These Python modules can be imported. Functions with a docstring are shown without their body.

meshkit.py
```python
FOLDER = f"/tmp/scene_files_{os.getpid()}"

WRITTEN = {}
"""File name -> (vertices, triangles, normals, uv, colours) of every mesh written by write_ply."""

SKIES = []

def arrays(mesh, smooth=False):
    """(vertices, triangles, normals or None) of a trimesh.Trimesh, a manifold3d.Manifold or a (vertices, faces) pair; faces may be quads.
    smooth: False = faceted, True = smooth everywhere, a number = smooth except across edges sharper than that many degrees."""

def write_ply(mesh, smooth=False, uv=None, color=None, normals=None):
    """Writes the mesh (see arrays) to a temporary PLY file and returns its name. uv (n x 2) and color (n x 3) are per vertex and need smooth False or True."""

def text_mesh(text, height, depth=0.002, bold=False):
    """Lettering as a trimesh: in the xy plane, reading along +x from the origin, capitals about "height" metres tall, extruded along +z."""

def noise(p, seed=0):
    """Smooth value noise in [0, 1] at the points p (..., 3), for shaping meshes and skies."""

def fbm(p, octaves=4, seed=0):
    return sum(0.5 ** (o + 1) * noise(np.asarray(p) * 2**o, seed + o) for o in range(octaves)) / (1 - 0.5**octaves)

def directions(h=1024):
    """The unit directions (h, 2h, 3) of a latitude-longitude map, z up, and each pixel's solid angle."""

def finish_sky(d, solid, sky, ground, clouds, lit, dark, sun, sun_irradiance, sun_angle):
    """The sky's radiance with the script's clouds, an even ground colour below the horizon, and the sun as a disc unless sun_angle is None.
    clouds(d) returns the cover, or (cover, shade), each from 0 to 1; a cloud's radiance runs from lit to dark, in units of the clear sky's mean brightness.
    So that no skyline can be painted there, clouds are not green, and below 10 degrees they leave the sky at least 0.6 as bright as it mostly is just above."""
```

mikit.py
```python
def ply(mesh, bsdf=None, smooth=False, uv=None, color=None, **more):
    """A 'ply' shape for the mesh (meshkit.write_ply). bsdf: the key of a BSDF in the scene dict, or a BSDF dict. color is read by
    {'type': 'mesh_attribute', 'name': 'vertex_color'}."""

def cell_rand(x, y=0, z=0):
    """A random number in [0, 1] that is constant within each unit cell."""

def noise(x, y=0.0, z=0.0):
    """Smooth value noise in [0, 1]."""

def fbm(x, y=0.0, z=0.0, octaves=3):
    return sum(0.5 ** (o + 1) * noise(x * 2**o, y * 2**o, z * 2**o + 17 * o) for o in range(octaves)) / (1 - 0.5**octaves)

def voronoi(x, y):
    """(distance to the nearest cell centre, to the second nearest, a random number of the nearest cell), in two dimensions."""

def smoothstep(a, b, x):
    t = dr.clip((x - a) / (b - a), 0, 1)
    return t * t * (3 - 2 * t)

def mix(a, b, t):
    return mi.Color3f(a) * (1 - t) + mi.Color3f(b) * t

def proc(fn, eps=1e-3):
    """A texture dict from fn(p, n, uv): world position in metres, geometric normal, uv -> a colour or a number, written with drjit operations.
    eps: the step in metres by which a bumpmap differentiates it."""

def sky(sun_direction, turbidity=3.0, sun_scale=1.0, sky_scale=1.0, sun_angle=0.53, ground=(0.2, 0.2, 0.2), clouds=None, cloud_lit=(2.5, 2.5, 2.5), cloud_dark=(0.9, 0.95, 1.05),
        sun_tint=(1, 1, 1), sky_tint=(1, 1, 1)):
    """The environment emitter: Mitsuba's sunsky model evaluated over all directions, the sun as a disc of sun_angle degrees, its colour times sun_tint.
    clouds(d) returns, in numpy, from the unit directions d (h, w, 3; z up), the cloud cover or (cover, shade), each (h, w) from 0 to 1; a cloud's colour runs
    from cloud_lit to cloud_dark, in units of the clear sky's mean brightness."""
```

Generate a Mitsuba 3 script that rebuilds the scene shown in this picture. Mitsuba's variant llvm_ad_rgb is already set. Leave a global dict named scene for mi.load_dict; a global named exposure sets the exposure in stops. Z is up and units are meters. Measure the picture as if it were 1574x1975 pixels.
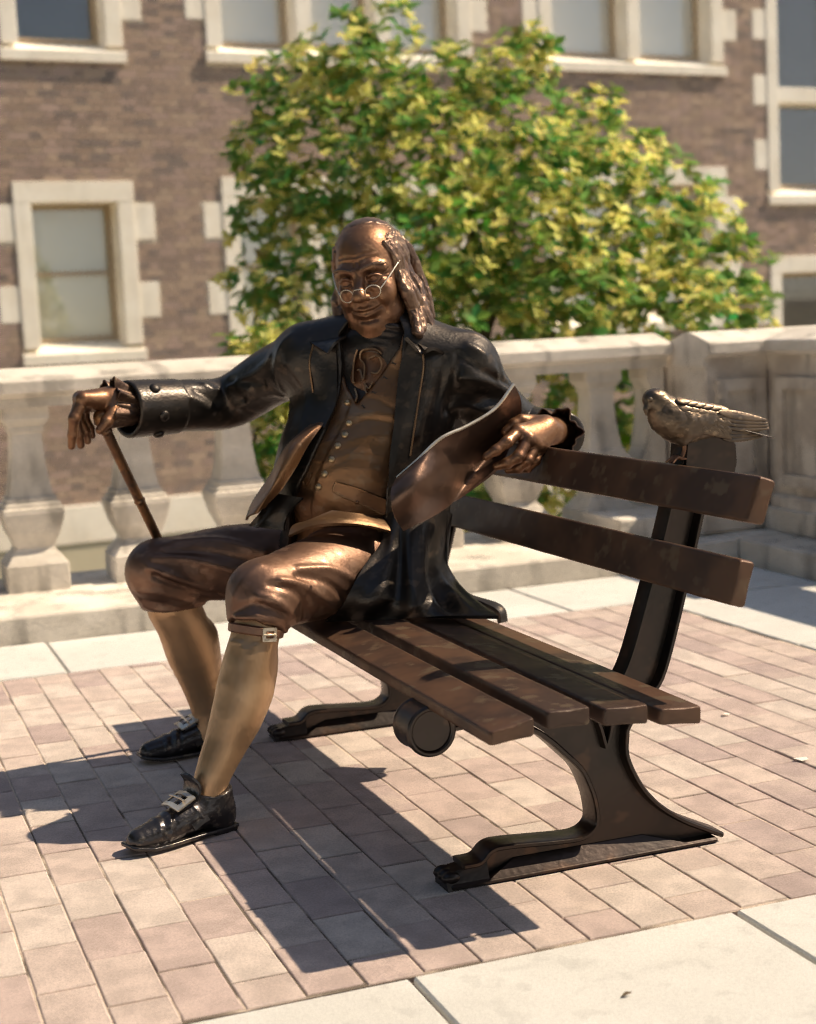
import math, random
from concurrent.futures import ThreadPoolExecutor
import numpy as np, trimesh, mitsuba as mi, drjit as dr
import meshkit, mikit
from shapely.geometry import Polygon
T = mi.ScalarTransform4f
scene, labels = {}, {}

# ---------------------------------------------------------------- camera, sky, exposure
exposure = 2.2
CAM = np.array([0.0, 0.0, 1.075])
RIGHT, UP, FWD = (np.array(a) for a in ((0.350133, 0.935447, -0.048440), (-0.098087, 0.088044, 0.991276), (-0.931550, 0.342327, -0.122582)))
scene['camera'] = {'type': 'thinlens', 'fov_axis': 'x', 'fov': 2 * math.degrees(math.atan(787 / 3004.66)), 'aperture_radius': 0.0080, 'focus_distance': 3.16,
                   'near_clip': 0.05, 'far_clip': 2000.0,
                   'to_world': T().look_at(origin=CAM.tolist(), target=(CAM + FWD).tolist(), up=UP.tolist())}
SUN = (0.124, 0.654, 0.746)
scene['sky'] = mikit.sky(SUN, turbidity=3.0, sun_angle=0.53, sun_tint=(0.97, 0.965, 0.945), ground=(0.22, 0.2, 0.18), sky_scale=1.0, sky_tint=(1.3, 1.0, 0.78))

# ---------------------------------------------------------------- helpers
used = {}
def key(name):
    n = used.get(name, 0); used[name] = n + 1
    return name if n == 0 else f'{name}_{n:03d}'
def put(name, mesh, bsdf, parent=None, smooth=False, color=None, world=None, kind=None, label=None, cat=None, group=None):
    """One entry of the scene; mesh is a mesh or a ready ply dict."""
    k = key(f'{parent}__{name}' if parent else name)
    d = dict(mesh) if isinstance(mesh, dict) else mikit.ply(mesh, bsdf, smooth=smooth, color=color)
    d['bsdf'] = {'type': 'ref', 'id': bsdf}
    if world is not None: d['to_world'] = world
    scene[k] = d
    say(k, label, cat, group, kind)
    return k
def say(k, label=None, cat=None, group=None, kind=None):
    d = {a: b for a, b in dict(label=label, category=cat, group=group, kind=kind).items() if b}
    if d: labels[k] = d
def thing(name, label, cat, group=None):
    k = key(name); say(k, label, cat, group); return k
def cat_(ms): return trimesh.util.concatenate([m if isinstance(m, trimesh.Trimesh) else trimesh.Trimesh(m[0], m[1], process=False) for m in ms])
def hull(p): return trimesh.Trimesh(np.asarray(p, float), process=False).convex_hull
def cbox(lo, hi, c=0.003):
    lo, hi = np.asarray(lo, float), np.asarray(hi, float)
    pts = []
    for i in np.ndindex(2, 2, 2):
        q = np.where(np.array(i) == 1, hi, lo); s = np.where(np.array(i) == 1, -1, 1) * c
        for k in range(3):
            r = q + s; r[k] = q[k]; pts.append(r)
    return hull(pts)
def prism(poly, a, b, axis=0, hole=None):
    """A polygon extruded from a to b along an axis; the polygon's coordinates are the other two axes in order."""
    m = trimesh.creation.extrude_polygon(Polygon(poly, hole or []), b - a, engine='earcut')
    v = np.array(m.vertices); f = np.array(m.faces)
    z = v[:, 2] + a
    o = {0: (z, v[:, 0], v[:, 1]), 1: (v[:, 0], z, v[:, 1]), 2: (v[:, 0], v[:, 1], z)}[axis]
    m = trimesh.Trimesh(np.stack(o, 1), f, process=False); m.fix_normals(); return m
def sqlathe(prof, cx, cy, rot=0.0):
    """A vase that is square in plan: prof = (half width, z)."""
    v, f = [], []
    n = len(prof); c, s = math.cos(rot), math.sin(rot)
    for w, z in prof:
        ch = min(.004, w * .2)
        ring = [(w - ch, -w), (w, -w + ch), (w, w - ch), (w - ch, w), (-w + ch, w), (-w, w - ch), (-w, -w + ch), (-w + ch, -w)]
        v += [(cx + c * x - s * y, cy + s * x + c * y, z) for x, y in ring]
    for i in range(n - 1):
        for j in range(8):
            a, b = i * 8 + j, i * 8 + (j + 1) % 8
            f += [(a, b, b + 8), (a, b + 8, a + 8)]
    v += [(cx, cy, prof[0][1]), (cx, cy, prof[-1][1])]; e = len(v)
    for j in range(8):
        f += [(e - 2, (j + 1) % 8, j), (e - 1, (n - 1) * 8 + j, (n - 1) * 8 + (j + 1) % 8)]
    return trimesh.Trimesh(v, f, process=False)
def spline(p, n):
    """Catmull-Rom through the points (m, k) -> (n, k)."""
    p = np.asarray(p, float); m = len(p)
    q = np.vstack([2 * p[:1] - p[1:2], p, 2 * p[-1:] - p[-2:-1]])
    t = np.linspace(0, m - 1, n); i = np.minimum(t.astype(int), m - 2); u = (t - i)[:, None]
    a, b, c, d = q[i], q[i + 1], q[i + 2], q[i + 3]
    return 0.5 * (2 * b + (c - a) * u + (2 * a - 5 * b + 4 * c - d) * u**2 + (3 * b - a - 3 * c + d) * u**3)
def sheet(grid, thick=0.006, n=(28, 28), fn=None):
    """A thickened smooth sheet through rows of control points (every row as long)."""
    g = np.asarray(grid, float); r, c = g.shape[:2]
    a = np.stack([spline(g[i], n[1]) for i in range(r)])
    a = np.stack([spline(a[:, j], n[0]) for j in range(n[1])], 1)
    du, dv = np.gradient(a, axis=0), np.gradient(a, axis=1)
    nn = np.cross(du, dv); nn /= np.linalg.norm(nn, axis=-1, keepdims=True) + 1e-12
    if fn is not None:
        U, V = np.meshgrid(np.linspace(0, 1, n[0]), np.linspace(0, 1, n[1]), indexing='ij')
        a = a + nn * fn(U, V)[..., None]
    H, W = n
    top, bot = (a + nn * thick / 2).reshape(-1, 3), (a - nn * thick / 2).reshape(-1, 3)
    rim = []
    idx = np.arange(H * W).reshape(H, W); f = []
    q = np.stack([idx[:-1, :-1], idx[1:, :-1], idx[1:, 1:], idx[:-1, 1:]], -1).reshape(-1, 4)
    f.append(q); f.append(q[:, ::-1] + H * W)
    loop = np.concatenate([idx[0, :-1], idx[:-1, -1], idx[-1, :0:-1], idx[:0:-1, 0]])
    nx = np.roll(loop, -1)
    f.append(np.stack([loop, nx, nx + H * W, loop + H * W], -1))
    f = np.vstack(f)
    m = trimesh.Trimesh(np.vstack([top, bot]), np.vstack([f[:, [0, 1, 2]], f[:, [0, 2, 3]]]), process=False)
    return m
def tube(pts, rad, n=24, sides=8, smooth=True):
    p = spline(pts, n) if smooth else np.asarray(pts, float)
    n = len(p)
    rad = np.interp(np.linspace(0, 1, n), np.linspace(0, 1, np.size(rad)), np.atleast_1d(rad))
    t = np.gradient(p, axis=0); t /= np.linalg.norm(t, axis=1, keepdims=True) + 1e-12
    a = np.zeros_like(t); ref = np.array([0, 0, 1.0]) if abs(t[0, 2]) < .8 else np.array([1.0, 0, 0])
    for i in range(n):
        ref = ref - t[i] * (ref @ t[i]); ref /= np.linalg.norm(ref); a[i] = ref
    b = np.cross(t, a); ang = np.arange(sides) * 2 * np.pi / sides
    v = p[:, None] + rad[:, None, None] * (np.cos(ang)[None, :, None] * a[:, None] + np.sin(ang)[None, :, None] * b[:, None])
    f = []
    for i in range(n - 1):
        for j in range(sides):
            x, y = i * sides + j, i * sides + (j + 1) % sides
            f += [(x, y, y + sides), (x, y + sides, x + sides)]
    v = np.vstack([v.reshape(-1, 3), p[:1], p[-1:]]); e = len(v)
    for j in range(sides):
        f += [(e - 2, (j + 1) % sides, j), (e - 1, (n - 1) * sides + j, (n - 1) * sides + (j + 1) % sides)]
    return trimesh.Trimesh(v, f, process=False)

# ---------------------------------------------------------------- materials
noise, fbm, smoothstep, mix, cell_rand = mikit.noise, mikit.fbm, mikit.smoothstep, mikit.mix, mikit.cell_rand
def rgb(*c): return {'type': 'rgb', 'value': list(c)}
def mat(name, color, rough=.6, metallic=0.0, bump=None, bscale=1.0, eps=1e-3, **more):
    b = {'type': 'principled', 'base_color': color if isinstance(color, dict) else rgb(*color), 'roughness': rough, **more}
    if metallic: b['metallic'] = metallic
    if bump is not None: b = {'type': 'bumpmap', 'scale': bscale, 'nested': b, 'arbitrary': mikit.proc(bump, eps)}
    scene[name] = {'type': 'twosided', 'nested': b}
def stone_fn(a, b, s=9.0, streak=0.35):
    def fn(p, n, uv):
        t = fbm(p.x * s, p.y * s, p.z * s, 4)
        w = fbm(p.x * 14, p.y * 14, p.z * 2.2, 3)          # rain streaks of dirt
        c = mix(a, b, smoothstep(.35, .7, t))
        g = noise(p.x * 160, p.y * 160, p.z * 160)
        return c * (1 - streak * smoothstep(.5, .78, w)) * (.9 + .2 * g)
    return fn
def grain_bump(s):
    def fn(p, n, uv): return fbm(p.x * s, p.y * s, p.z * s, 3)
    return fn
PAV = [(.42, .345, .31), (.385, .305, .28), (.455, .39, .35), (.335, .265, .25)]
def paver_fn(c):
    def fn(p, n, uv):
        t = fbm(p.x * 22, p.y * 22, 3.1, 4); g = noise(p.x * 420, p.y * 420, p.z * 300)
        pale = smoothstep(.52, .78, fbm(p.x * 9 + 5, p.y * 9, 1.7, 4))       # lime bloom on the clay
        k = mix(tuple(x * .88 for x in c), tuple(min(1, x * 1.08) for x in c), smoothstep(.3, .72, t))
        return (k * (1 - .26 * pale) + mi.Color3f(.60, .50, .42) * (.26 * pale)) * (.84 + .32 * g)
    return fn
gb = grain_bump(260)
for i, c in enumerate(PAV): mat(f'paver_clay_{i}', mikit.proc(paver_fn(c)), .85, bump=gb, bscale=.0012)
def sand_fn(p, n, uv): return mix((.12, .095, .075), (.46, .38, .31), smoothstep(.42, .56, fbm(p.x * 7, p.y * 7, .3, 4))) * (.7 + .6 * noise(p.x * 500, p.y * 500, 0))
mat('joint_sand', mikit.proc(sand_fn), .95)
def slab_fn(p, n, uv):
    t = fbm(p.x * 3, p.y * 3, p.z * 3, 5)
    return mix((.49, .485, .46), (.555, .55, .525), smoothstep(.3, .7, t)) * (.9 + .2 * noise(p.x * 520, p.y * 520, 0)) * (1 - .10 * smoothstep(.55, .75, fbm(p.x * 30, p.y * 30, 1.3, 3)))
mat('pale_concrete', mikit.proc(slab_fn), .85, bump=gb, bscale=.0008)
mat('limestone', mikit.proc(stone_fn((.52, .475, .41), (.66, .61, .54), 6, .42)), .85, bump=grain_bump(90), bscale=.003)
mat('building_stone', mikit.proc(stone_fn((.80, .75, .65), (.86, .82, .73), 3, .10)), .85)
def attr_fn(): return {'type': 'mesh_attribute', 'name': 'vertex_color'}
BRK = [(.325, .235, .185), (.26, .19, .16), (.375, .28, .215), (.205, .16, .145), (.345, .25, .215)]
for i, c in enumerate(BRK): mat(f'wall_brick_{i}', c, .85)
mat('wall_brick_mixed', attr_fn(), .85)
mat('mortar', (.68, .60, .48), .95)
mat('window_wood', (.42, .33, .22), .6)
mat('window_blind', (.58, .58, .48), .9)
mat('room_plaster', (.34, .32, .28), .9)
mat('reflected_sky_tone', (.60, .60, .54), .9)  # sky reflected in the panes, put into the colour of sheets behind them
mat('stained_limestone', mikit.proc(stone_fn((.42, .365, .31), (.60, .545, .475), 7, .5)), .85, bump=grain_bump(90), bscale=.003)
scene['window_glass'] = {'type': 'thindielectric', 'int_ior': 1.8}
mat('plaster_wall', (.52, .48, .36), .9)
mat('lower_ground', (.20, .18, .13), .95)

# ---------------------------------------------------------------- setting: ground, terrace, pavements
def flat(x0, x1, y0, y1, z): return trimesh.Trimesh([(x0, y0, z), (x1, y0, z), (x1, y1, z), (x0, y1, z)], [(0, 1, 2), (0, 2, 3)], process=False)
put('ground', flat(-900, 900, -900, 900, -2.4), 'lower_ground', kind='structure', label='ground at the foot of the terrace and the building')
put('terrace', cbox((-6.62, -14, -2.39), (16, 14, -.055), .01), 'limestone', kind='structure', label='stone terrace slab under the paving')
# brick field: u from -5.0 to -2.319, v up to 2.79; bricks lie along u
BL, BW, U0, U1, V1 = .2032, .1016, -5.005, -2.319, 2.79
pav = put('brick_pavement', flat(U0, U1, -2.2, V1, -.0028), 'joint_sand', kind='structure', label='pink clay brick paving around the bench')
rng = random.Random(7)
vk0 = .437                                                        # a long joint runs at v = .437
bricks = []
k = -26
while True:
    v0 = vk0 + k * BW
    if v0 > V1 - .02: break
    off = -2.733 + (.1016 if k % 2 else 0)
    for i in range(-14, 5):
        a, b = off + i * BL, off + (i + 1) * BL
        a, b = max(a, U0), min(b, U1)
        if b - a < .03: continue
        bricks.append((a, b, v0, min(v0 + BW, V1)))
    k += 1
proto = {}
def brick_mesh(w, l, c=.004):
    # body and a slightly worn top edge
    x, y = l / 2, w / 2
    return hull([(sx * (x - i), sy * (y - i), z) for sx in (-1, 1) for sy in (-1, 1) for i, z in ((0, -.055), (0, -.0036), (.0010, -.0011), (.0030, 0))])
def proj(q):
    d = np.array([RIGHT, UP, FWD]) @ (np.asarray(q, float) - CAM)
    return (787 + 3004.66 * d[0] / d[2], 987 - 3004.66 * d[1] / d[2]) if d[2] > .3 else (-9e3, 0)
inview = []
for br in bricks:
    a, b, c, d = br
    px, py = proj(((a + b) / 2, (c + d) / 2, 0))
    inview.append((0 if -60 < px < 1634 and -60 < py < 2040 else 1, np.hypot((a + b) / 2, (c + d) / 2), br))
inview.sort()
rest = []
for n, (out, _, (a, b, c, d)) in enumerate(inview):
    l, w = round(b - a - .0030 - rng.choice((0, .0006, .0014)), 4), round(d - c - .0026 - rng.choice((0, .0006)), 4)
    m = proto.setdefault((l, w), brick_mesh(w, l))
    tx, ty, dz, yaw = rng.gauss(0, .10), rng.gauss(0, .16), rng.gauss(0, .0007), rng.gauss(0, .22)
    W = T().translate([(a + b) / 2 + rng.gauss(0, .0007), (c + d) / 2 + rng.gauss(0, .0006), dz]).rotate([0, 0, 1], yaw).rotate([1, 0, 0], tx).rotate([0, 1, 0], ty)
    tone = rng.choice((0, 0, 1, 1, 2, 2, 3))
    if n < 300:
        if not isinstance(m, dict): m = proto[(l, w)] = mikit.ply(m, 'paver_clay_0')
        put('brick', m, f'paver_clay_{tone}', pav, world=W)
    else:
        mm = brick_mesh(w, l); mm.apply_transform(np.array(W.matrix)); rest.append(mm)
k = put('brick_mass', cat_(rest), 'paver_clay_0', pav, kind='stuff')
# pale slabs round the brick field: near walk, far strip, right strip
def slabs(name, label, cells, z0=-.05):
    root = put(name, flat(min(c[0] for c in cells), max(c[1] for c in cells), min(c[2] for c in cells), max(c[3] for c in cells), -.012), 'joint_sand', kind='structure', label=label)
    for i, (a, b, c, d) in enumerate(cells):
        m = cbox((a + .004, c + .004, z0), (b - .004, d - .004, .0015 * (i % 3) - .0005), .004)
        put('slab', m, 'pale_concrete', root)
slabs('walkway', 'pale concrete slab walk along the near edge of the brick paving', [(U1 + .001, U1 + .95, y, y + .617) for y in np.arange(.815 - 4 * .617, 5, .617)] + [(U1 + .951, U1 + 3, y, y + .617) for y in np.arange(.815 - 4 * .617, 5, .617)])
slabs('far_pavement', 'pale slab strip between the brick paving and the balustrade', [(-5.56, U0 - .001, y, min(y + .9, 3.5)) for y in np.arange(-2.05, 3.4, .9)])
slabs('side_pavement', 'pale slab strip beside the right edge of the brick paving', [(x, min(x + .9, U1), V1 + .002, 3.5) for x in np.arange(U0, U1 - .05, .9)])
# ---------------------------------------------------------------- balustrade
bal = thing('balustrade', 'weathered limestone balustrade round the terrace corner behind the bench', 'balustrade')
def plinth_prof(sgn):  # (distance from the inner face, z)
    return [(0, -.05), (0, .092), (.008, .1), (.50, .112), (.86, .112), (.86, -.05)]
def along_v(prof, u_in, v0, v1):      # a run along v, its inner face at u_in, going back towards -u
    return prism([(u_in - d, z) for d, z in prof], v0, v1, axis=1)
def along_u(prof, v_in, u0, u1):
    return prism([(v_in + d, z) for d, z in prof], u0, u1, axis=0)
vs = [-2.6, -1.3, -.06, 1.06, 2.12, 3.505]
for a, b in zip(vs, vs[1:]):
    put('plinth', along_v(plinth_prof(1), -5.562, a + .002, b - .002), 'limestone', bal)
us = [-5.56, -4.3, -3.0, -1.5, 0]
for a, b in zip(us, us[1:]):
    put('plinth', along_u(plinth_prof(1), 3.51, a + .002, b - .002), 'limestone', bal)
put('plinth', cbox((-6.42, 3.51, -.05), (-5.564, 4.37, .108), .008), 'limestone', bal)
put('step', along_v([(0, .11), (0, .2), (.01, .208), (.55, .208), (.55, .11)], -5.70, 3.03, 3.71), 'limestone', bal)
put('step', along_u([(0, .11), (0, .2), (.01, .208), (.55, .208), (.55, .11)], 3.72, -5.69, -5.0), 'limestone', bal)
BP = [(.118, .106), (.118, .212), (.112, .218), (.1, .235), (.09, .25), (.078, .262), (.072, .275), (.078, .29), (.098, .335), (.112, .385), (.117, .41), (.116, .428), (.106, .432), (.104, .446), (.094, .45), (.092, .468),
      (.082, .474), (.072, .53), (.064, .60), (.059, .68), (.058, .716), (.066, .72), (.066, .742), (.074, .75), (.084, .765), (.087, .77), (.087, .822)]
BU = -6.135
bproto = mikit.ply(sqlathe(BP, 0, 0), 'limestone')
for i in range(-4, 7):
    v = .698 + i * .41
    if v > 3.25: continue
    put('baluster', bproto, 'limestone', bal, world=T().translate([BU, v, 0]))
put('half_baluster', prism([(.0 + 0, 0.106), (.12, .106), (.12, .21), (.075, .262), (.118, .41), (.09, .46), (.062, .62), (.06, .716), (.087, .77), (.087, .822), (0, .822)], BU - .08, BU + .08, axis=0).apply_transform(trimesh.transformations.translation_matrix([0, 0, 0])).apply_transform(np.array([[1, 0, 0, 0], [0, -1, 0, 3.455], [0, 0, 1, 0], [0, 0, 0, 1]])), 'limestone', bal)
for i in range(12):
    u = -4.52 + i * .40
    put('baluster', bproto, 'limestone', bal, world=T().translate([u, 3.965, 0]))
RP = [(.05, .815), (.05, .852), (.03, .858), (.012, .868), (0, .872), (0, .912), (.006, .918), (.14, .958), (.17, .962), (.20, .958), (.335, .918), (.34, .912), (.34, .872), (.31, .858), (.29, .852), (.29, .815)]
vs = [-2.6, -.95, .55, 2.05, 3.455]
for a, b in zip(vs, vs[1:]):
    put('rail', along_v(RP, -5.97, a + .0015, b - .0015), 'limestone', bal)
# corner pier, breaking forward of the balusters, with a sunk panel
put('pier', cbox((-6.28, 3.47, .108), (-5.725, 3.77, .86), .006), 'stained_limestone', bal)
put('pier', cbox((-6.2, 3.772, .108), (-4.85, 4.18, .86), .006), 'stained_limestone', bal)
def panel(u=None, v=None, a=0, b=1, z0=.3, z1=.76, d=.03):
    o = [(a, z0), (b, z0), (b, z1), (a, z1)]; w = .05
    i = [(a + w, z0 + w), (b - w, z0 + w), (b - w, z1 - w), (a + w, z1 - w)]
    return prism(o, u, u + d, axis=0, hole=[i]) if v is None else prism(o, v - d, v, axis=1, hole=[i])
put('panel', panel(u=-5.726, a=3.51, b=3.745, d=.022), 'stained_limestone', bal)
put('panel', panel(v=3.771, a=-5.64, b=-4.93, d=.022), 'stained_limestone', bal)
put('pier_base', cbox((-6.30, 3.42, .109), (-5.69, 3.74, .262), .012), 'stained_limestone', bal)
put('pier_base', cbox((-5.685, 3.74, .109), (-4.81, 4.20, .262), .012), 'stained_limestone', bal)
RC = [(d + (0 if d > .2 else 0), z) for d, z in RP]
put('coping', along_v([(-.045 + d * 1.05, z) for d, z in RP], -5.72, 3.46, 4.3), 'limestone', bal)
put('coping', along_u([(-.045 + d * 1.05, z) for d, z in RP], 3.77, -5.705, -4.80), 'limestone', bal)
us = [-4.798, -3.4, -1.9, 0]
for a, b in zip(us, us[1:]): put('rail', along_u(RP, 3.79, a + .0015, b - .0015), 'limestone', bal)

# ---------------------------------------------------------------- brick building
BR = math.radians(6.5)
bn, bs = np.array([math.cos(BR), math.sin(BR), 0]), np.array([-math.sin(BR), math.cos(BR), 0])
B0 = np.array([-15.78181, 2.31620, 0.0])
BM = np.eye(4); BM[:3, 0], BM[:3, 1], BM[:3, 2], BM[:3, 3] = bs, -bn, (0, 0, 1), B0     # local: s along the wall, d into the wall, z up
BW_ = T(BM)
bld = thing('brick_building', 'brown brick building with pale stone window surrounds behind the tree', 'building')
def bbox(s0, s1, z0, z1, d0, d1, c=.006): return cbox((s0, d0, z0), (s1, d1, z1), c)
def wput(name, m, b, parent=bld, **k): return put(name, m.apply_transform(BM) if isinstance(m, trimesh.Trimesh) else m, b, parent, **k)
# openings (s0, s1, z0, z1) of the whole surround, stone included
OPEN = [(-.47, .74, 3.735, 6.2), (1.62, 4.72, 3.77, 6.2), (5.60, 8.20, 3.80, 6.2), (8.86, 11.6, 2.27, 6.2), (-.47, .74, .80, 2.58), (1.68, 4.55, .80, 2.62), (5.60, 8.20, .80, 2.72), (8.86, 11.6, -.4, 1.62)]
S0, S1, Z0, Z1 = -3.5, 16.0, -1.0, 6.0
# wall of mortar round the openings
cells_s = sorted({S0, S1, *[o[0] for o in OPEN], *[o[1] for o in OPEN]}); cells_z = sorted({Z0, Z1, *[min(o[2], Z1) for o in OPEN], *[min(o[3], Z1) for o in OPEN]})
ms = []
def inside(s, z): return any(o[0] < s < o[1] and o[2] < z < o[3] for o in OPEN)
for a, b in zip(cells_s, cells_s[1:]):
    for c, d in zip(cells_z, cells_z[1:]):
        if not inside((a + b) / 2, (c + d) / 2): ms.append(trimesh.creation.box(bounds=[(a, .004, c), (b, .45, d)]))
wall = wput('wall', cat_(ms), 'mortar')
quoins = []
rq = random.Random(3)
for o in OPEN:          # toothed blocks beside each surround
    z = o[2]
    i = 0
    while z < min(o[3], Z1) - .1:
        h = .36 if i % 2 else .42
        if i % 2 == 1:
            quoins += [(o[0] - .21, o[0] + .002, z, z + h), (o[1] - .002, o[1] + .21, z, z + h)]
        z += h; i += 1
def inq(a, b, z0, z1): return any(q[0] < b and q[1] > a and q[2] < z1 and q[3] > z0 for q in quoins)
CH, BLN = .0677, .213
pieces = []
r = 0; z = Z0
while z < Z1:
    s = S0 - (BLN * .75 if r % 2 else 0); q_ = 0
    hz = min(z + CH - .013, Z1)
    zm = z + CH / 2
    row = sorted([(o[0], o[1]) for o in OPEN if o[2] < zm < o[3]] + [(q[0], q[1]) for q in quoins if q[2] < zm < q[3]])
    while s < S1:
        ln = BLN if q_ % 2 == 0 else BLN / 2; q_ += 1
        a, b = s, s + ln - .012
        segs = [(a, b)]
        for o in row:
            segs = [t for x, y in segs for t in (((x, min(y, o[0] - .004)), (max(x, o[1] + .004), y)) if x < o[1] and y > o[0] else ((x, y),)) if t[1] - t[0] > .03]
        pieces += [(x, y, z, hz) for x, y in segs]
        s += ln
    z += CH; r += 1
def in_pic(q):
    w = BM[:3, :3] @ np.array([(q[0] + q[1]) / 2, 0, (q[2] + q[3]) / 2]) + B0
    px, py = proj(w); return -20 < px < 1594 and -20 < py < 700
near = sorted([p for p in pieces if in_pic(p)], key=lambda p: abs(p[0] - 1.2) + abs(p[2] - 2.6) * .6)[:300]
nset = set(near)
bp = {}
for p in near:
    l = round(p[1] - p[0], 3)
    if l not in bp: bp[l] = mikit.ply(trimesh.creation.box(bounds=[(0, -.006, 0), (l, .02, CH - .013)]), 'wall_brick_0')
    q = BM[:3, :3] @ np.array([p[0], 0, p[2]]) + B0
    M = BM.copy(); M[:3, 3] = q + bn * rq.uniform(-.002, .003)
    put('brick', bp[l], f'wall_brick_{rq.choice((0, 0, 0, 1, 1, 2, 2, 3, 4, 4))}', wall, world=T(M))
vv, ff, cc = [], [], []
ub = trimesh.creation.box(bounds=[(0, 0, 0), (1, 1, 1)]); uv_, uf = np.array(ub.vertices), np.array(ub.faces)
for p in pieces:
    if p in nset: continue
    vv.append(uv_ * np.array([p[1] - p[0], .026, p[3] - p[2]]) + np.array([p[0], -.006 + rq.uniform(-.003, .002), p[2]])); ff.append(uf + 8 * len(ff))
    c = np.array(BRK[rq.choice((0, 0, 0, 1, 1, 2, 2, 3, 4, 4))]) * rq.uniform(.85, 1.15); cc.append(np.tile(c, (8, 1)))
mm = trimesh.Trimesh(np.vstack(vv), np.vstack(ff), process=False).apply_transform(BM)
put('brick_mass', mm, 'wall_brick_mixed', wall, color=np.vstack(cc), kind='stuff')
for q in quoins:
    wput('quoin', bbox(q[0] + .003, q[1] - .003, q[2] + .003, q[3] - .003, -.014, .2), 'building_stone')
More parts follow.
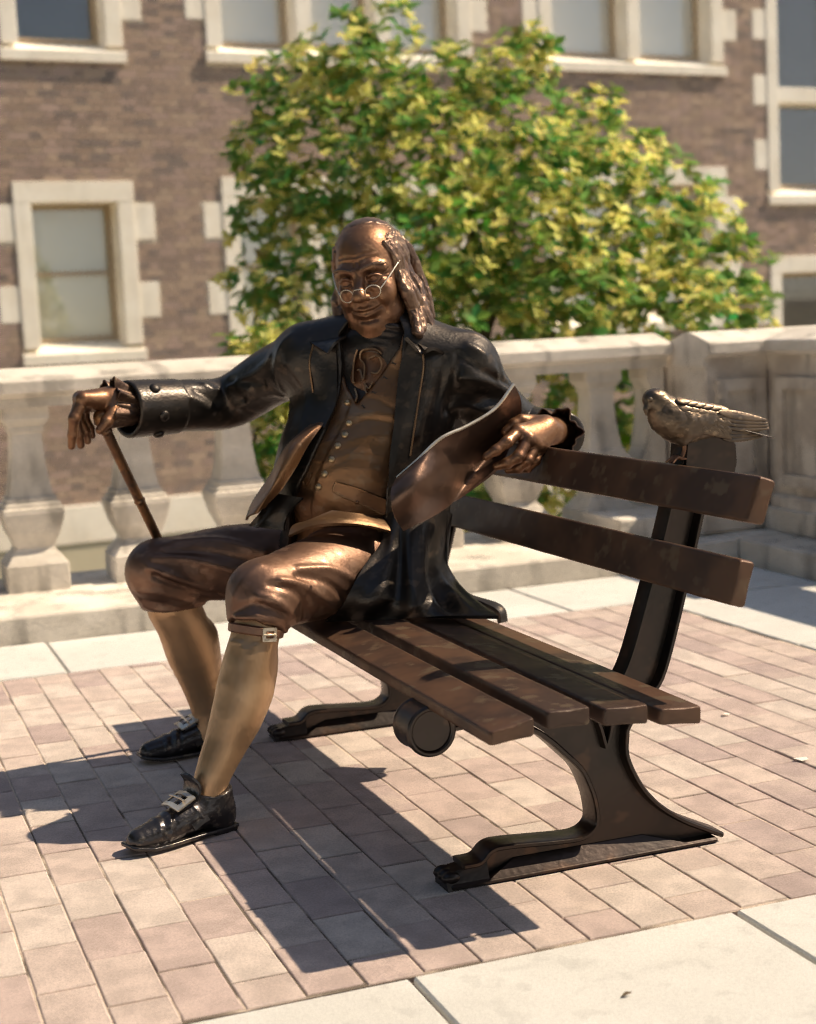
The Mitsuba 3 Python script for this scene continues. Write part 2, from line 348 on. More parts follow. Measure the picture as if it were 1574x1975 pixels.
def window(o, lights, transom=None, blind_sky_sheet=None, glass_z=None, sash=True):
    s0, s1, z0, z1 = o; j = .17
    z1 = min(z1, Z1 + .6)
    w = wput('window', bbox(s0, s0 + j, z0 + .16, z1 - .2, -.026, .42), 'building_stone')
    a = wput
    a('jamb', bbox(s1 - j, s1, z0 + .16, z1 - .2, -.026, .42), 'building_stone', w)
    a('lintel', bbox(s0, s1, z1 - .198, z1, -.028, .42), 'building_stone', w)
    sill = prism([(-.06, z0), (-.06, z0 + .10), (.0, z0 + .12), (.26, z0 + .21), (.42, z0 + .21), (.42, z0)], s0 - .02, s1 + .02, axis=0)
    a('sill', sill, 'building_stone', w)
    edges = np.linspace(s0 + j, s1 - j, lights + 1)
    for m in edges[1:-1]: a('mullion', bbox(m - .085, m + .085, z0 + .16, z1 - .2, -.02, .40), 'building_stone', w)
    if transom: a('transom', bbox(s0 + j, s1 - j, transom - .09, transom + .09, -.015, .40), 'building_stone', w)
    for p, q in zip(edges, edges[1:]):
        p += .085 * (p > s0 + j + .01) + .002; q -= .085 * (q < s1 - j - .01) + .002
        b0, b1 = z0 + .212, z1 - .2
        t = .05
        o_ = [(p, b0), (q, b0), (q, b1), (p, b1)]; zm = (b0 + b1) / 2
        holes = [[(p + t, b0 + t), (q - t, b0 + t), (q - t, zm - .02), (p + t, zm - .02)], [(p + t, zm + .02), (q - t, zm + .02), (q - t, b1 - t), (p + t, b1 - t)]] if sash else [[(p + t, b0 + t), (q - t, b0 + t), (q - t, b1 - t), (p + t, b1 - t)]]
        m = trimesh.creation.extrude_polygon(Polygon(o_, holes), .05, engine='earcut'); v = np.array(m.vertices)
        fr = trimesh.Trimesh(np.stack([v[:, 0], .24 + v[:, 2], v[:, 1]], 1), m.faces, process=False); fr.fix_normals()
        a('frame', fr, 'window_wood', w)
        def pane(name, z_0, z_1, d, b): a(name, trimesh.Trimesh([(p, d, z_0), (q, d, z_0), (q, d, z_1), (p, d, z_1)], [(0, 1, 2), (0, 2, 3)], process=False), b, w)
        pane('pane', b0, b1, .262, 'window_glass')
        if blind_sky_sheet: pane('blind_sky_sheet', b0, b1, .30, blind_sky_sheet)  # pale sheets stand for reflected sky; only the lower left one is a blind
WIN = [(OPEN[0], 1, None, None, True), (OPEN[1], 3, None, 'reflected_sky_tone', False), (OPEN[2], 2, None, 'reflected_sky_tone', False), (OPEN[3], 2, 3.60, None, False),
       (OPEN[4], 1, None, 'window_blind', True), (OPEN[5], 3, None, 'reflected_sky_tone', True), (OPEN[6], 2, None, 'reflected_sky_tone', True), (OPEN[7], 2, None, None, False)]
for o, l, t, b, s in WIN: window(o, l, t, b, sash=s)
rm = trimesh.creation.box(bounds=[(S0 + .1, .455, Z0), (S1 - .1, 4.2, Z1)]); ct = rm.triangles_center[:, 1]
rm.update_faces(ct > .5); wput('interior', rm, 'room_plaster')
# lower storey below the string course
wput('string_course', bbox(S0, S1, -1.0, -.62, -.05, .3), 'building_stone')
wput('base_wall', bbox(S0, S1, -2.42, -1.0, -.03, .4), 'plaster_wall')
wput('parapet', bbox(S0, S1, 6.0, 9.0, .0, .4), 'mortar')
# ---------------------------------------------------------------- bench
def bronze_fn(a, b, c, s=14.0, seed=0.0):
    def fn(p, n, uv):
        t = fbm(p.x * s + seed, p.y * s, p.z * s, 4); w = fbm(p.x * s * 2.7 + 9, p.y * s * 2.7 + seed, p.z * s * 2.7, 3)
        k = mix(a, b, smoothstep(.32, .68, t))
        return mix((0, 0, 0), (1, 1, 1), 0) + k * (1 - smoothstep(.58, .75, w) * .7) + mi.Color3f(*c) * (smoothstep(.58, .75, w) * .7)
    return fn
def rough_fn(a, b, s=30.0):
    def fn(p, n, uv): return a + (b - a) * fbm(p.x * s, p.y * s + 3, p.z * s, 3)
    return fn
def bronze(name, a, b, c, r=(.28, .45), s=14.0, bump=(120, .0009), metallic=.8, **more):
    mat(name, mikit.proc(bronze_fn(a, b, c, s)), mikit.proc(rough_fn(*r)), metallic, bump=grain_bump(bump[0]) if bump else None, bscale=bump[1] if bump else 1, **{'clearcoat': .55, 'clearcoat_gloss': .82, 'specular': .5, **more})
bronze('bronze_slat', (.092, .049, .030), (.048, .028, .021), (.115, .083, .054), (.36, .56), 11, (70, .0008), metallic=.3, specular=.25, clearcoat=.35)
bronze('bronze_iron', (.020, .016, .015), (.032, .022, .019), (.065, .038, .026), (.25, .42), 9, (120, .0004))
bench = thing('park_bench', 'dark bronze park bench with four seat slats and two back slats', 'bench')
EN, EF = -2.345, -4.19
def slat(q, seed):
    """q: front top, back top, back bottom, front bottom as (v, z)."""
    q = np.array(q); loop = []
    for i in range(4):
        a, b, c = q[i - 1], q[i], q[(i + 1) % 4]
        u1, u2 = (a - b) / np.linalg.norm(a - b), (c - b) / np.linalg.norm(c - b)
        r = .0065
        for t in np.linspace(0, 1, 4): loop.append(b + u1 * r * (1 - t)**2 + u2 * r * t**2)
        for t in (.25, .5, .75): loop.append(b + u2 * r + (c - b - u2 * 2 * r) * t)
    loop = np.array(loop); n = len(loop); c = loop.mean(0)
    us = np.concatenate([[EN, EN - .002, EN - .006], np.linspace(EN - .012, EF + .012, 110), [EF + .006, EF + .002, EF]])
    sc = np.concatenate([[.006, .0025, .0006], np.zeros(110), [.0006, .0025, .006]])
    v = []
    for u, s in zip(us, sc):
        d = c - loop; d = d / np.linalg.norm(d, axis=1, keepdims=True)
        v.append(np.column_stack([np.full(n, u), loop + d * s]))
    v = np.vstack(v); N = len(us); f = []
    for i in range(N - 1):
        j = np.arange(n); a, b = i * n + j, i * n + (j + 1) % n
        f += [np.stack([a, b, b + n], 1), np.stack([a, b + n, a + n], 1)]
    f = np.vstack(f)
    ctr = np.array([[us[0], *c], [us[-1], *c]]); e = len(v); v = np.vstack([v, ctr]); j = np.arange(n)
    f = np.vstack([f, np.stack([np.full(n, e), (j + 1) % n, j], 1), np.stack([np.full(n, e + 1), (N - 1) * n + j, (N - 1) * n + (j + 1) % n], 1)])
    d = meshkit.fbm(v * np.array([9, 26, 26]) + seed, 3) - .5
    v[:, 1:] += (v[:, 1:] - c) / .05 * d[:, None] * .0024
    m = trimesh.Trimesh(v, f, process=False)
    if m.volume < 0: m.invert()
    return m
Q = lambda *p: [(a[1], a[2]) for a in p]
SL = [Q((-2.345,0.9884,0.3822), (-2.345,1.0723,0.3974), (-2.345,1.0718,0.3642), (-2.345,0.9873,0.3574)),
      Q((-2.345,1.0948,0.4034), (-2.345,1.1782,0.4021), (-2.345,1.177,0.3694), (-2.345,1.0935,0.372)),
      Q((-2.345,1.2029,0.3951), (-2.345,1.2907,0.3907), (-2.345,1.2895,0.3557), (-2.345,1.2017,0.3633)),
      Q((-2.345,1.3118,0.3796), (-2.345,1.3969,0.3738), (-2.345,1.3959,0.341), (-2.345,1.3108,0.3491)),
      Q((-2.345,1.4809,0.6284), (-2.345,1.5126,0.6197), (-2.345,1.4881,0.5375), (-2.345,1.4576,0.5474)),
      Q((-2.345,1.5259,0.7728), (-2.345,1.5598,0.7609), (-2.345,1.5312,0.682), (-2.345,1.4952,0.6917))]
for i, q in enumerate(SL):
    put('slat' if i < 4 else 'back_slat', slat(q, i * 7.3), 'bronze_slat', bench, smooth=40)
WEB = [(1.05, 0), (1.06, .03), (1.109, .056), (1.144, .058), (1.263, .05), (1.305, .052), (1.334, .068), (1.341, .09), (1.338, .121), (1.330, .153), (1.311, .196), (1.276, .236), (1.242, .27), (1.20, .300), (1.12, .318), (1.03, .325),
       (1.03, .340), (1.10, .346), (1.20, .352), (1.30, .35), (1.335, .34), (1.345, .28), (1.362, .228), (1.376, .27), (1.386, .33), (1.424, .40), (1.474, .539), (1.504, .628), (1.54, .745), (1.56, .80), (1.62, .80), (1.60, .72),
       (1.572, .621), (1.546, .531), (1.50, .36), (1.44, .30), (1.405, .265), (1.398, .246), (1.397, .212), (1.408, .177), (1.432, .133), (1.468, .093), (1.518, .057), (1.568, .031), (1.60, .016), (1.60, 0)]
FR = [(1.05, .042), (1.085, .044), (1.109, .063), (1.144, .066), (1.263, .057), (1.305, .058), (1.328, .071), (1.335, .09), (1.332, .121), (1.324, .151), (1.305, .193), (1.27, .231), (1.236, .264), (1.20, .288), (1.12, .308), (1.045, .312), (1.005, .300), (.985, .305), (.967, .325)]
BK = [(1.614, .012), (1.574, .031), (1.524, .057), (1.474, .093), (1.438, .133), (1.414, .177), (1.403, .212), (1.405, .246), (1.41, .265), (1.445, .31), (1.49, .36), (1.546, .531), (1.572, .621), (1.60, .72), (1.622, .80)]
PF = [(1.362, .226), (1.374, .262), (1.386, .33), (1.424, .40), (1.474, .539), (1.504, .628), (1.54, .745), (1.565, .81)]
AU = [(1.362, .228), (1.345, .285), (1.31, .335), (1.22, .349), (1.12, .344), (1.03, .336), (.99, .34), (.965, .325)]
def ribbon(pts, w, th, n=60):
    """A flange of width w (along u) following (v, z) points, rounded over its edges."""
    c = spline(pts, n); t = np.gradient(c, axis=0); t /= np.linalg.norm(t, axis=1, keepdims=True); nn = np.stack([-t[:, 1], t[:, 0]], 1)
    sec = [(-w / 2 + .004, -th / 2), (w / 2 - .004, -th / 2), (w / 2, -th / 4), (w / 2, th / 4), (w / 2 - .004, th / 2), (0, th / 2 + .0015), (-w / 2 + .004, th / 2), (-w / 2, th / 4), (-w / 2, -th / 4)]
    v = np.array([[(u, *(c[i] + nn[i] * s)) for u, s in sec] for i in range(n)]).reshape(-1, 3); k = len(sec); f = []
    for i in range(n - 1):
        for j in range(k): a, b = i * k + j, i * k + (j + 1) % k; f += [(a, b, b + k), (a, b + k, a + k)]
    f += [(0, j + 1, j) for j in range(1, k - 1)] + [((n - 1) * k, (n - 1) * k + j, (n - 1) * k + j + 1) for j in range(1, k - 1)]
    m = trimesh.Trimesh(v, f, process=False); m.fix_normals(); return m
def leg(u):
    ms = [prism(WEB, -.008, .008, axis=0), ribbon(FR, .062, .011, 90), ribbon(BK, .062, .011, 80), ribbon(PF, .05, .01, 50), ribbon(AU, .05, .01, 50)]
    base = [cbox((-.036, 1.02, 0), (.036, 1.60, .012), .004), hull([(a, b, .011) for a in (-.034, .034) for b in (1.10, 1.53)] + [(a, b, .036) for a in (-.011, .011) for b in (1.16, 1.44)])]
    claw = [hull([(s * .034, 1.013, 0), (s * .034, 1.10, 0), (s * .030, 1.012, .02), (s * .024, 1.03, .034), (s * .02, 1.10, .05)] [0:5] if False else [(t * .034, 1.013, 0) for t in (-1, 1)] + [(t * .034, 1.10, 0) for t in (-1, 1)] + [(t * .028, 1.012, .022) for t in (-1, 1)] + [(t * .022, 1.03, .034) for t in (-1, 1)] + [(t * .02, 1.10, .045) for t in (-1, 1)])]
    for t in (-1, 0, 1): claw.append(trimesh.creation.icosphere(2, .013).apply_transform(np.diag([.9, 1.5, 1.0, 1])).apply_translation((t * .021, 1.025, .022)))
    k = put('leg_frame', cat_(ms).apply_translation((u, 0, 0)), 'bronze_iron', bench, smooth=35)
    put('foot_bar', cat_(base + claw).apply_translation((u, 0, 0)), 'bronze_iron', k, smooth=30)
    c = trimesh.creation.cylinder(.047, .074, sections=40); c.apply_transform(trimesh.transformations.rotation_matrix(np.pi / 2, [0, 1, 0]))
    r = trimesh.creation.torus(.043, .006, 40, 10); r.apply_transform(trimesh.transformations.rotation_matrix(np.pi / 2, [0, 1, 0]))
    put('scroll', cat_([c, r.copy().apply_translation((.037, 0, 0)), r.copy().apply_translation((-.037, 0, 0))]).apply_translation((u, .993, .316)), 'bronze_iron', k, smooth=30)
    put('post_cap', hull([(x, y, z) for x in (-.032, .032) for y, z in ((1.545, .72), (1.652, .72), (1.556, .812), (1.585, .822), (1.65, .816), (1.662, .80), (1.664, .765))]).apply_translation((u, 0, 0)), 'bronze_iron', k, smooth=30)
leg(-2.672); leg(-3.868)
# ---------------------------------------------------------------- sculpting: signed distance fields, meshed by surface nets
f32 = np.float32
def smin(a, b, k):
    h = np.maximum(k - np.abs(a - b), 0) / k
    return np.minimum(a, b) - h * h * k * .25
def smax(a, b, k): return -smin(-a, -b, k)
def cap(p, a, b, r1, r2):
    a, b = np.asarray(a, f32), np.asarray(b, f32); ba = b - a
    h = np.clip((p - a) @ ba / (ba @ ba), 0, 1)
    e = p - a - h[:, None].astype(f32) * ba
    return np.sqrt(np.einsum('ij,ij->i', e, e)) - (r1 + (r2 - r1) * h)
def chain(p, pts, rad, n=0):
    """A limb: a tapering tube through joints."""
    pts = np.asarray(pts, float); rad = np.interp(np.linspace(0, 1, len(pts)), np.linspace(0, 1, max(np.size(rad), 2)), np.atleast_1d(rad) if np.size(rad) > 1 else np.repeat(rad, 2))
    if n: pts, rad = spline(pts, n), np.interp(np.linspace(0, 1, n), np.linspace(0, 1, len(rad)), rad)
    d = cap(p, pts[0], pts[1], rad[0], rad[1])
    for i in range(1, len(pts) - 1): d = np.minimum(d, cap(p, pts[i], pts[i + 1], rad[i], rad[i + 1]))
    return d
def line(p, pts, n=0):
    pts = spline(pts, n) if n else np.asarray(pts, float)
    return chain(p, pts, 0.0)
def ell(p, c, r, M=None):
    q = p - np.asarray(c, f32)
    if M is not None: q = q @ np.asarray(M, f32).T
    r = np.asarray(r, f32); q = q / r; k0 = np.sqrt(np.einsum('ij,ij->i', q, q)); q = q / r; k1 = np.sqrt(np.einsum('ij,ij->i', q, q))
    return k0 * (k0 - 1) / np.maximum(k1, 1e-9)
def ridge(p, pts, w, n=10):
    return np.exp(-(line(p, pts, n) / w)**1.5)
def poly2(a, c, poly):
    """Signed distance to a polygon in the plane, negative inside."""
    P_ = np.asarray(poly, f32); d = np.full(len(a), 1e9, f32); s = np.ones(len(a), f32)
    for i in range(len(P_)):
        v, w = P_[i], P_[i - 1]; e = w - v; x, y = a - v[0], c - v[1]
        h = np.clip((x * e[0] + y * e[1]) / (e @ e), 0, 1)
        d = np.minimum(d, (x - e[0] * h)**2 + (y - e[1] * h)**2)
        c1, c2, c3 = c >= v[1], c < w[1], e[0] * y > e[1] * x
        s = np.where((c1 & c2 & c3) | (~c1 & ~c2 & ~c3), -s, s)
    return s * np.sqrt(d)
POOL = ThreadPoolExecutor(4)
def fields(fn, p, chunk=24000):
    if not len(p): return np.zeros(0, f32)
    return np.concatenate(list(POOL.map(lambda i: fn(p[i:i + chunk]).astype(f32), range(0, len(p), chunk))))
def nets(fn, lo, hi, h, margin=0.0):
    """The zero surface of fn in the box as a smooth closed mesh of cells h wide."""
    B = 5; H = h * B
    lo, hi = np.asarray(lo, float), np.asarray(hi, float)
    nb = np.ceil((hi - lo) / H).astype(int)
    ax = [lo[k] + (np.arange(nb[k]) + .5) * H for k in range(3)]
    cc = np.stack(np.meshgrid(*ax, indexing='ij'), -1).reshape(-1, 3).astype(f32)
    dc = fields(fn, cc).reshape(nb)
    act = np.abs(dc) < H * 1.0 + margin + h * 2
    full = np.where(dc < 0, -1, 1).astype(f32)
    g = np.repeat(np.repeat(np.repeat(full, B, 0), B, 1), B, 2)
    m = np.repeat(np.repeat(np.repeat(act, B, 0), B, 1), B, 2)
    ii = np.argwhere(m)
    g[m] = fields(fn, (lo + (ii + .5) * h).astype(f32))
    g = np.pad(g, 1, constant_values=1.0); org = lo - .5 * h
    s = g < 0
    n = np.array(g.shape)
    cnt = np.zeros(n - 1, np.int8); acc = np.zeros((*(n - 1), 3), f32)
    corner = lambda o: tuple(slice(o[k], n[k] - 1 + o[k]) for k in range(3))
    ns = sum(s[corner(o)].astype(np.int8) for o in np.ndindex(2, 2, 2))
    cell = (ns > 0) & (ns < 8)
    ci = np.argwhere(cell)
    vid = np.full(n - 1, -1, np.int64); vid[cell] = np.arange(len(ci))
    acc = np.zeros((len(ci), 3)); cnt = np.zeros(len(ci))
    vals = {o: g[ci[:, 0] + o[0], ci[:, 1] + o[1], ci[:, 2] + o[2]] for o in np.ndindex(2, 2, 2)}
    for a in range(3):
        for o in np.ndindex(2, 2, 2):
            if o[a]: continue
            o2 = list(o); o2[a] = 1; va, vb = vals[o], vals[tuple(o2)]
            x = (va < 0) != (vb < 0)
            t = np.where(x, va / np.where(x, va - vb, 1), 0)
            q = np.tile(np.array(o, float), (len(ci), 1)); q[:, a] += t
            acc += q * x[:, None]; cnt += x
    v = org + (ci + acc / cnt[:, None]) * h
    F = []
    for a in range(3):
        b, c = (a + 1) % 3, (a + 2) % 3
        sl0 = [slice(1, -1)] * 3; sl0[a] = slice(0, n[a] - 1); sl1 = [slice(1, -1)] * 3; sl1[a] = slice(1, n[a])
        x = s[tuple(sl0)] != s[tuple(sl1)]
        e = np.argwhere(x) + np.where(np.arange(3) == a, 0, 1)
        if not len(e): continue
        eb, ec = np.eye(3, dtype=int)[b], np.eye(3, dtype=int)[c]
        q = np.stack([vid[tuple((e - eb - ec).T)], vid[tuple((e - ec).T)], vid[tuple(e.T)], vid[tuple((e - eb).T)]], 1)
        fl = s[tuple(e.T)]
        F.append(np.where(fl[:, None], q, q[:, ::-1]))
    F = np.vstack(F)
    p = v.astype(f32); eps = h * .5
    gr = np.stack([fields(fn, p + np.eye(3, dtype=f32)[k] * eps) - fields(fn, p - np.eye(3, dtype=f32)[k] * eps) for k in range(3)], 1) / (2 * eps)
    d = fields(fn, p)
    v = v - np.clip(d, -h * .6, h * .6)[:, None] * gr / np.maximum((gr**2).sum(1), .3)[:, None] * .8
    m = trimesh.Trimesh(v, np.vstack([F[:, [0, 1, 2]], F[:, [0, 2, 3]]])[:, ::-1], process=False)
    if m.volume < 0: m.invert()
    return m
def snap(fn, p, off=0.0):
    """The nearest point of the surface, and its normal."""
    p = np.asarray(p, float)
    for _ in range(12):
        e = 8e-4
        q = np.vstack([p] + [p + s * e * np.eye(3)[k] for k in range(3) for s in (1, -1)]).astype(f32)
        d = fn(q).astype(float); g = np.array([d[1] - d[2], d[3] - d[4], d[5] - d[6]]) / (2 * e); g /= np.linalg.norm(g) + 1e-9
        p = p - g * np.clip(d[0], -.03, .03) * .9
    return p + g * off, g
def unit(v): return np.asarray(v, float) / np.linalg.norm(v)
def box_of(pts, pad):
    p = np.asarray(pts, float).reshape(-1, 3); return p.min(0) - pad, p.max(0) + pad

# ---------------------------------------------------------------- bronze of the figure
bronze('bronze_skin', (.225, .112, .058), (.15, .074, .043), (.29, .165, .09), (.36, .54), 22, (150, .0006))
bronze('bronze_hair', (.17, .105, .07), (.10, .06, .045), (.26, .18, .12), (.34, .50), 26, (160, .0005))
bronze('bronze_coat', (.028, .024, .022), (.042, .034, .029), (.085, .062, .046), (.33, .50), 16, (190, .0007))
bronze('bronze_lining', (.26, .15, .08), (.19, .11, .06), (.31, .21, .12), (.3, .45), 12, (90, .0006))
bronze('bronze_vest', (.225, .115, .052), (.15, .078, .042), (.24, .155, .095), (.34, .52), 12, (130, .0006))
bronze('bronze_breeches', (.21, .118, .078), (.125, .07, .05), (.27, .165, .115), (.38, .56), 12, (120, .0006))
bronze('bronze_stocking', (.47, .305, .175), (.38, .24, .135), (.52, .35, .21), (.36, .5), 5, (110, .0004))
bronze('bronze_shoe', (.055, .05, .052), (.04, .037, .04), (.14, .12, .10), (.2, .36), 30, (120, .0012))
bronze('bronze_bright', (.72, .66, .55), (.60, .54, .44), (.45, .36, .25), (.25, .4), 40, None)
bronze('bronze_brass', (.50, .37, .22), (.40, .29, .17), (.34, .24, .15), (.3, .45), 40, None)
bronze('bronze_paper', (.155, .090, .062), (.105, .062, .046), (.20, .125, .085), (.32, .5), 9, (60, .0008))
bronze('bronze_cane', (.22, .11, .045), (.12, .06, .03), (.07, .045, .03), (.3, .5), 24, (200, .0008))

# ---------------------------------------------------------------- the seated figure
statue = thing('bronze_statue', 'seated bronze man in long coat and spectacles on the bench', 'statue')
FC, FL, FU = np.array([.8, -.6, 0]), np.array([.6, .8, 0]), np.array([0, 0, 1.0])      # the chest faces FC, FL is his left
tilt = unit([0.0, .22, 1.0]); FU = tilt; FC = unit(FC - FU * (FC @ FU)); FL = np.cross(FU, FC)
TM = np.stack([FL, FC, FU])
PF_ = unit([.45, -.89, 0]); PM = np.stack([np.cross([0, 0, 1], PF_), PF_, [0, 0, 1]])
NECK = np.array((-3.505,1.2451,1.0297)); RSH = np.array((-3.6,1.0907,0.9945)); LSH = np.array((-3.44,1.4211,0.9555))
CHEST = np.array((-3.54,1.2364,0.8814)); BELLY = np.array((-3.54,1.1573,0.7123)); PELV = np.array((-3.62,1.1921,0.4971))
REL = np.array((-3.84,0.9434,0.8904)); RWR = np.array((-3.74,0.662,0.9017))
LEL = np.array((-3.545,1.6137,0.7885)); LWR = np.array((-3.29,1.5912,0.7856))
RKN = np.array((-3.765,0.7241,0.4904)); RHIP = np.array((-3.73,1.0905,0.48)); RAN = np.array((-3.83,0.8404,0.086))
LKN = np.array((-3.285,0.8591,0.4884)); LHIP = np.array((-3.52,1.205,0.5047)); LAN = np.array((-3.21,0.6944,0.1104))
def torso(p):
    d = ell(p, CHEST, (.175, .118, .19), TM)
    d = smin(d, ell(p, BELLY, (.165, .14, .16), TM), .09)
    d = smin(d, ell(p, PELV, (.19, .15, .125), PM), .09)
    d = smin(d, cap(p, RSH, NECK, .066, .060), .05); d = smin(d, cap(p, LSH, NECK, .066, .060), .05)
    return d
def folds(p, d, items):
    for pts, w, a in items: d = d - a * ridge(p, pts, w)
    return d

def laid(fn, items, s=1.0): return [([snap(fn, q)[0] for q in spline(pts, 7)], w, a * s) for pts, w, a in items]      # folds laid on the surface
# waistcoat
VF = [([(-3.4,1.0176,0.7223), (-3.36,1.0685,0.7509), (-3.38,1.1747,0.7351)], .010, .006), ([(-3.4,1.0348,0.7626), (-3.37,1.0985,0.7835), (-3.38,1.1889,0.7641)], .009, .006), ([(-3.4,1.0591,0.7965), (-3.38,1.1288,0.8187), (-3.38,1.2041,0.8109)], .010, .007),
      ([(-3.42,1.0858,0.8233), (-3.4,1.15,0.8521), (-3.4,1.2192,0.839)], .009, -.006), ([(-3.42,1.0944,0.8646), (-3.4,1.1512,0.8735), (-3.4,1.2201,0.8546)], .010, .006), ([(-3.42,1.1089,0.8994), (-3.41,1.1751,0.9015), (-3.4,1.2272,0.8685)], .010, -.005),
      ([(-3.44,0.9781,0.6923), (-3.42,1.0091,0.6854), (-3.4,1.0637,0.6585)], .010, .005), ([(-3.44,1.0141,0.7735), (-3.42,1.0387,0.7669), (-3.4,1.0701,0.7718)], .008, .005), ([(-3.46,1.0408,0.8063), (-3.44,1.066,0.8056), (-3.42,1.0913,0.8109)], .008, .005), ([(-3.43,1.0113,0.6723), (-3.38,1.0681,0.6301), (-3.4,1.1882,0.6172)], .014, .006)]
VF = laid(lambda p: torso(p) - .008, VF, .42)
VEE = [tuple((TM @ np.array(q))[[0, 2]]) for q in ((-3.44,1.0907,0.9955), (-3.43,1.109,0.9326), (-3.42,1.1373,0.8893), (-3.42,1.1894,0.9364), (-3.43,1.2648,1.0078), (-3.43,1.2887,1.0933), (-3.43,1.0862,1.1022))]
VBUT = [tuple((TM @ np.array(q))[[0, 2]]) for q in ((-3.42,1.1373,0.8893), (-3.41,1.118,0.8514), (-3.4,1.0792,0.7998), (-3.39,1.0314,0.7362), (-3.39,0.9988,0.6651))]
def vest(p):
    d = torso(p) - .008
    d = folds(p, d, VF)
    a, c = p @ FL.astype(f32), p @ FU.astype(f32); b = (p - CHEST.astype(f32)) @ FC.astype(f32)
    front = b > 0
    # the overlapping front edge with the buttons: a small step along a line
    e = np.interp(c, [q[1] for q in VBUT[::-1]], [q[0] for q in VBUT[::-1]])
    d = d - np.where(front, .003 * np.clip((a - e + .016) / .004, 0, 1), 0)
    d = np.where(front, smax(d, -poly2(a, c, VEE), .006), d)
    d = smax(d, (PELV[2] + .02) - p[:, 2], .02)
    return d
lo, hi = box_of([RSH, LSH, NECK, BELLY, PELV], .22)
put('waistcoat', nets(vest, lo, hi, .0042), 'bronze_vest', statue, smooth=True, label='brown waistcoat with a row of pale buttons')

# breeches
def breeches(p, bare=False):
    d = ell(p, PELV + np.array([0, 0, -.03]), (.19, .16, .11), PM)
    for hip, mid, kn, ban, r in ((LHIP, (-3.39,1.0238,0.4984), LKN, (-3.262,0.8337,0.4256), (.108, .097, .078, .061)), (RHIP, (-3.755,0.9036,0.4956), RKN, (-3.79,0.7626,0.3705), (.106, .094, .077, .070))):
        e = chain(p, [hip, mid, kn], r[:3], 9)
        kb = np.asarray(ban) - np.asarray(kn); e = smin(e, chain(p, [kn, np.asarray(ban) + kb * .4], (r[2] - .004, r[3])), .03)
        e = smax(e, (p - np.asarray(ban, f32)) @ unit(kb).astype(f32), .006)
        d = smin(d, e, .05)
    if not bare: d = folds(p, d, BF)
    d = smax(d, (BUTT - p) @ SEATN, .01)
    return d
BUTT, SEATN = np.array([0, 0, .395], f32), np.array([0, 0, 1.0], f32)
BF = [  # folds fanning from the knees and the lap
    ([(-3.23,0.7807,0.4519), (-3.215,0.829,0.4603), (-3.24,0.8863,0.4267)], .008, .007), ([(-3.24,0.7762,0.4678), (-3.21,0.8177,0.485), (-3.22,0.8768,0.4598)], .008, -.005),
    ([(-3.21,0.8302,0.5006), (-3.21,0.8639,0.4856), (-3.26,0.9105,0.438)], .009, .008), ([(-3.22,0.8571,0.5189), (-3.24,0.908,0.4934), (-3.29,0.9434,0.4411)], .008, -.007), ([(-3.23,0.8775,0.521), (-3.27,0.9407,0.497), (-3.35,1.0355,0.4452)], .008, .008),
    ([(-3.26,0.9153,0.5185), (-3.31,0.9891,0.4978), (-3.37,1.0676,0.4568)], .008, -.007), ([(-3.27,0.931,0.5328), (-3.32,1.0054,0.5148), (-3.38,1.085,0.4838)], .008, .007), ([(-3.25,0.7888,0.499), (-3.24,0.8056,0.5328), (-3.25,0.8444,0.5558)], .012, .004),
    ([(-3.7,0.6921,0.5113), (-3.69,0.7391,0.4889), (-3.69,0.8259,0.4478)], .009, .008), ([(-3.69,0.7014,0.4928), (-3.68,0.7481,0.4665), (-3.7,0.8526,0.4242)], .008, -.008), ([(-3.71,0.7078,0.5274), (-3.68,0.7778,0.5307), (-3.66,0.9238,0.4739)], .010, .009), ([(-3.71,0.7341,0.5401), (-3.68,0.8171,0.5458), (-3.64,0.9465,0.5062)], .010, -.006),
    ([(-3.73,0.765,0.5576), (-3.69,0.8598,0.5724), (-3.64,0.9614,0.5366)], .011, .007), ([(-3.72,0.6606,0.4547), (-3.7,0.7133,0.452), (-3.71,0.7897,0.4166)], .008, .007), ([(-3.73,0.6668,0.427), (-3.71,0.7133,0.4224), (-3.72,0.7901,0.3892)], .007, -.005), ([(-3.74,0.6739,0.4093), (-3.72,0.7267,0.4014), (-3.74,0.8324,0.3682)], .007, .006),
    ([(-3.5,1.0005,0.5623), (-3.42,1.0661,0.5898), (-3.42,1.1672,0.5741)], .014, .006)]
BF = laid(lambda p: breeches(p, True), [(a, w * .85, h) for a, w, h in BF], 1.6)
lo, hi = box_of([RKN, LKN, RHIP, LHIP, PELV, (-3.25,0.8229,0.3979), (-3.79,0.7641,0.3546)], .13)
put('breeches', nets(breeches, lo, hi, .0042), 'bronze_breeches', statue, smooth=True, label='dark brown knee breeches creased at the knees')

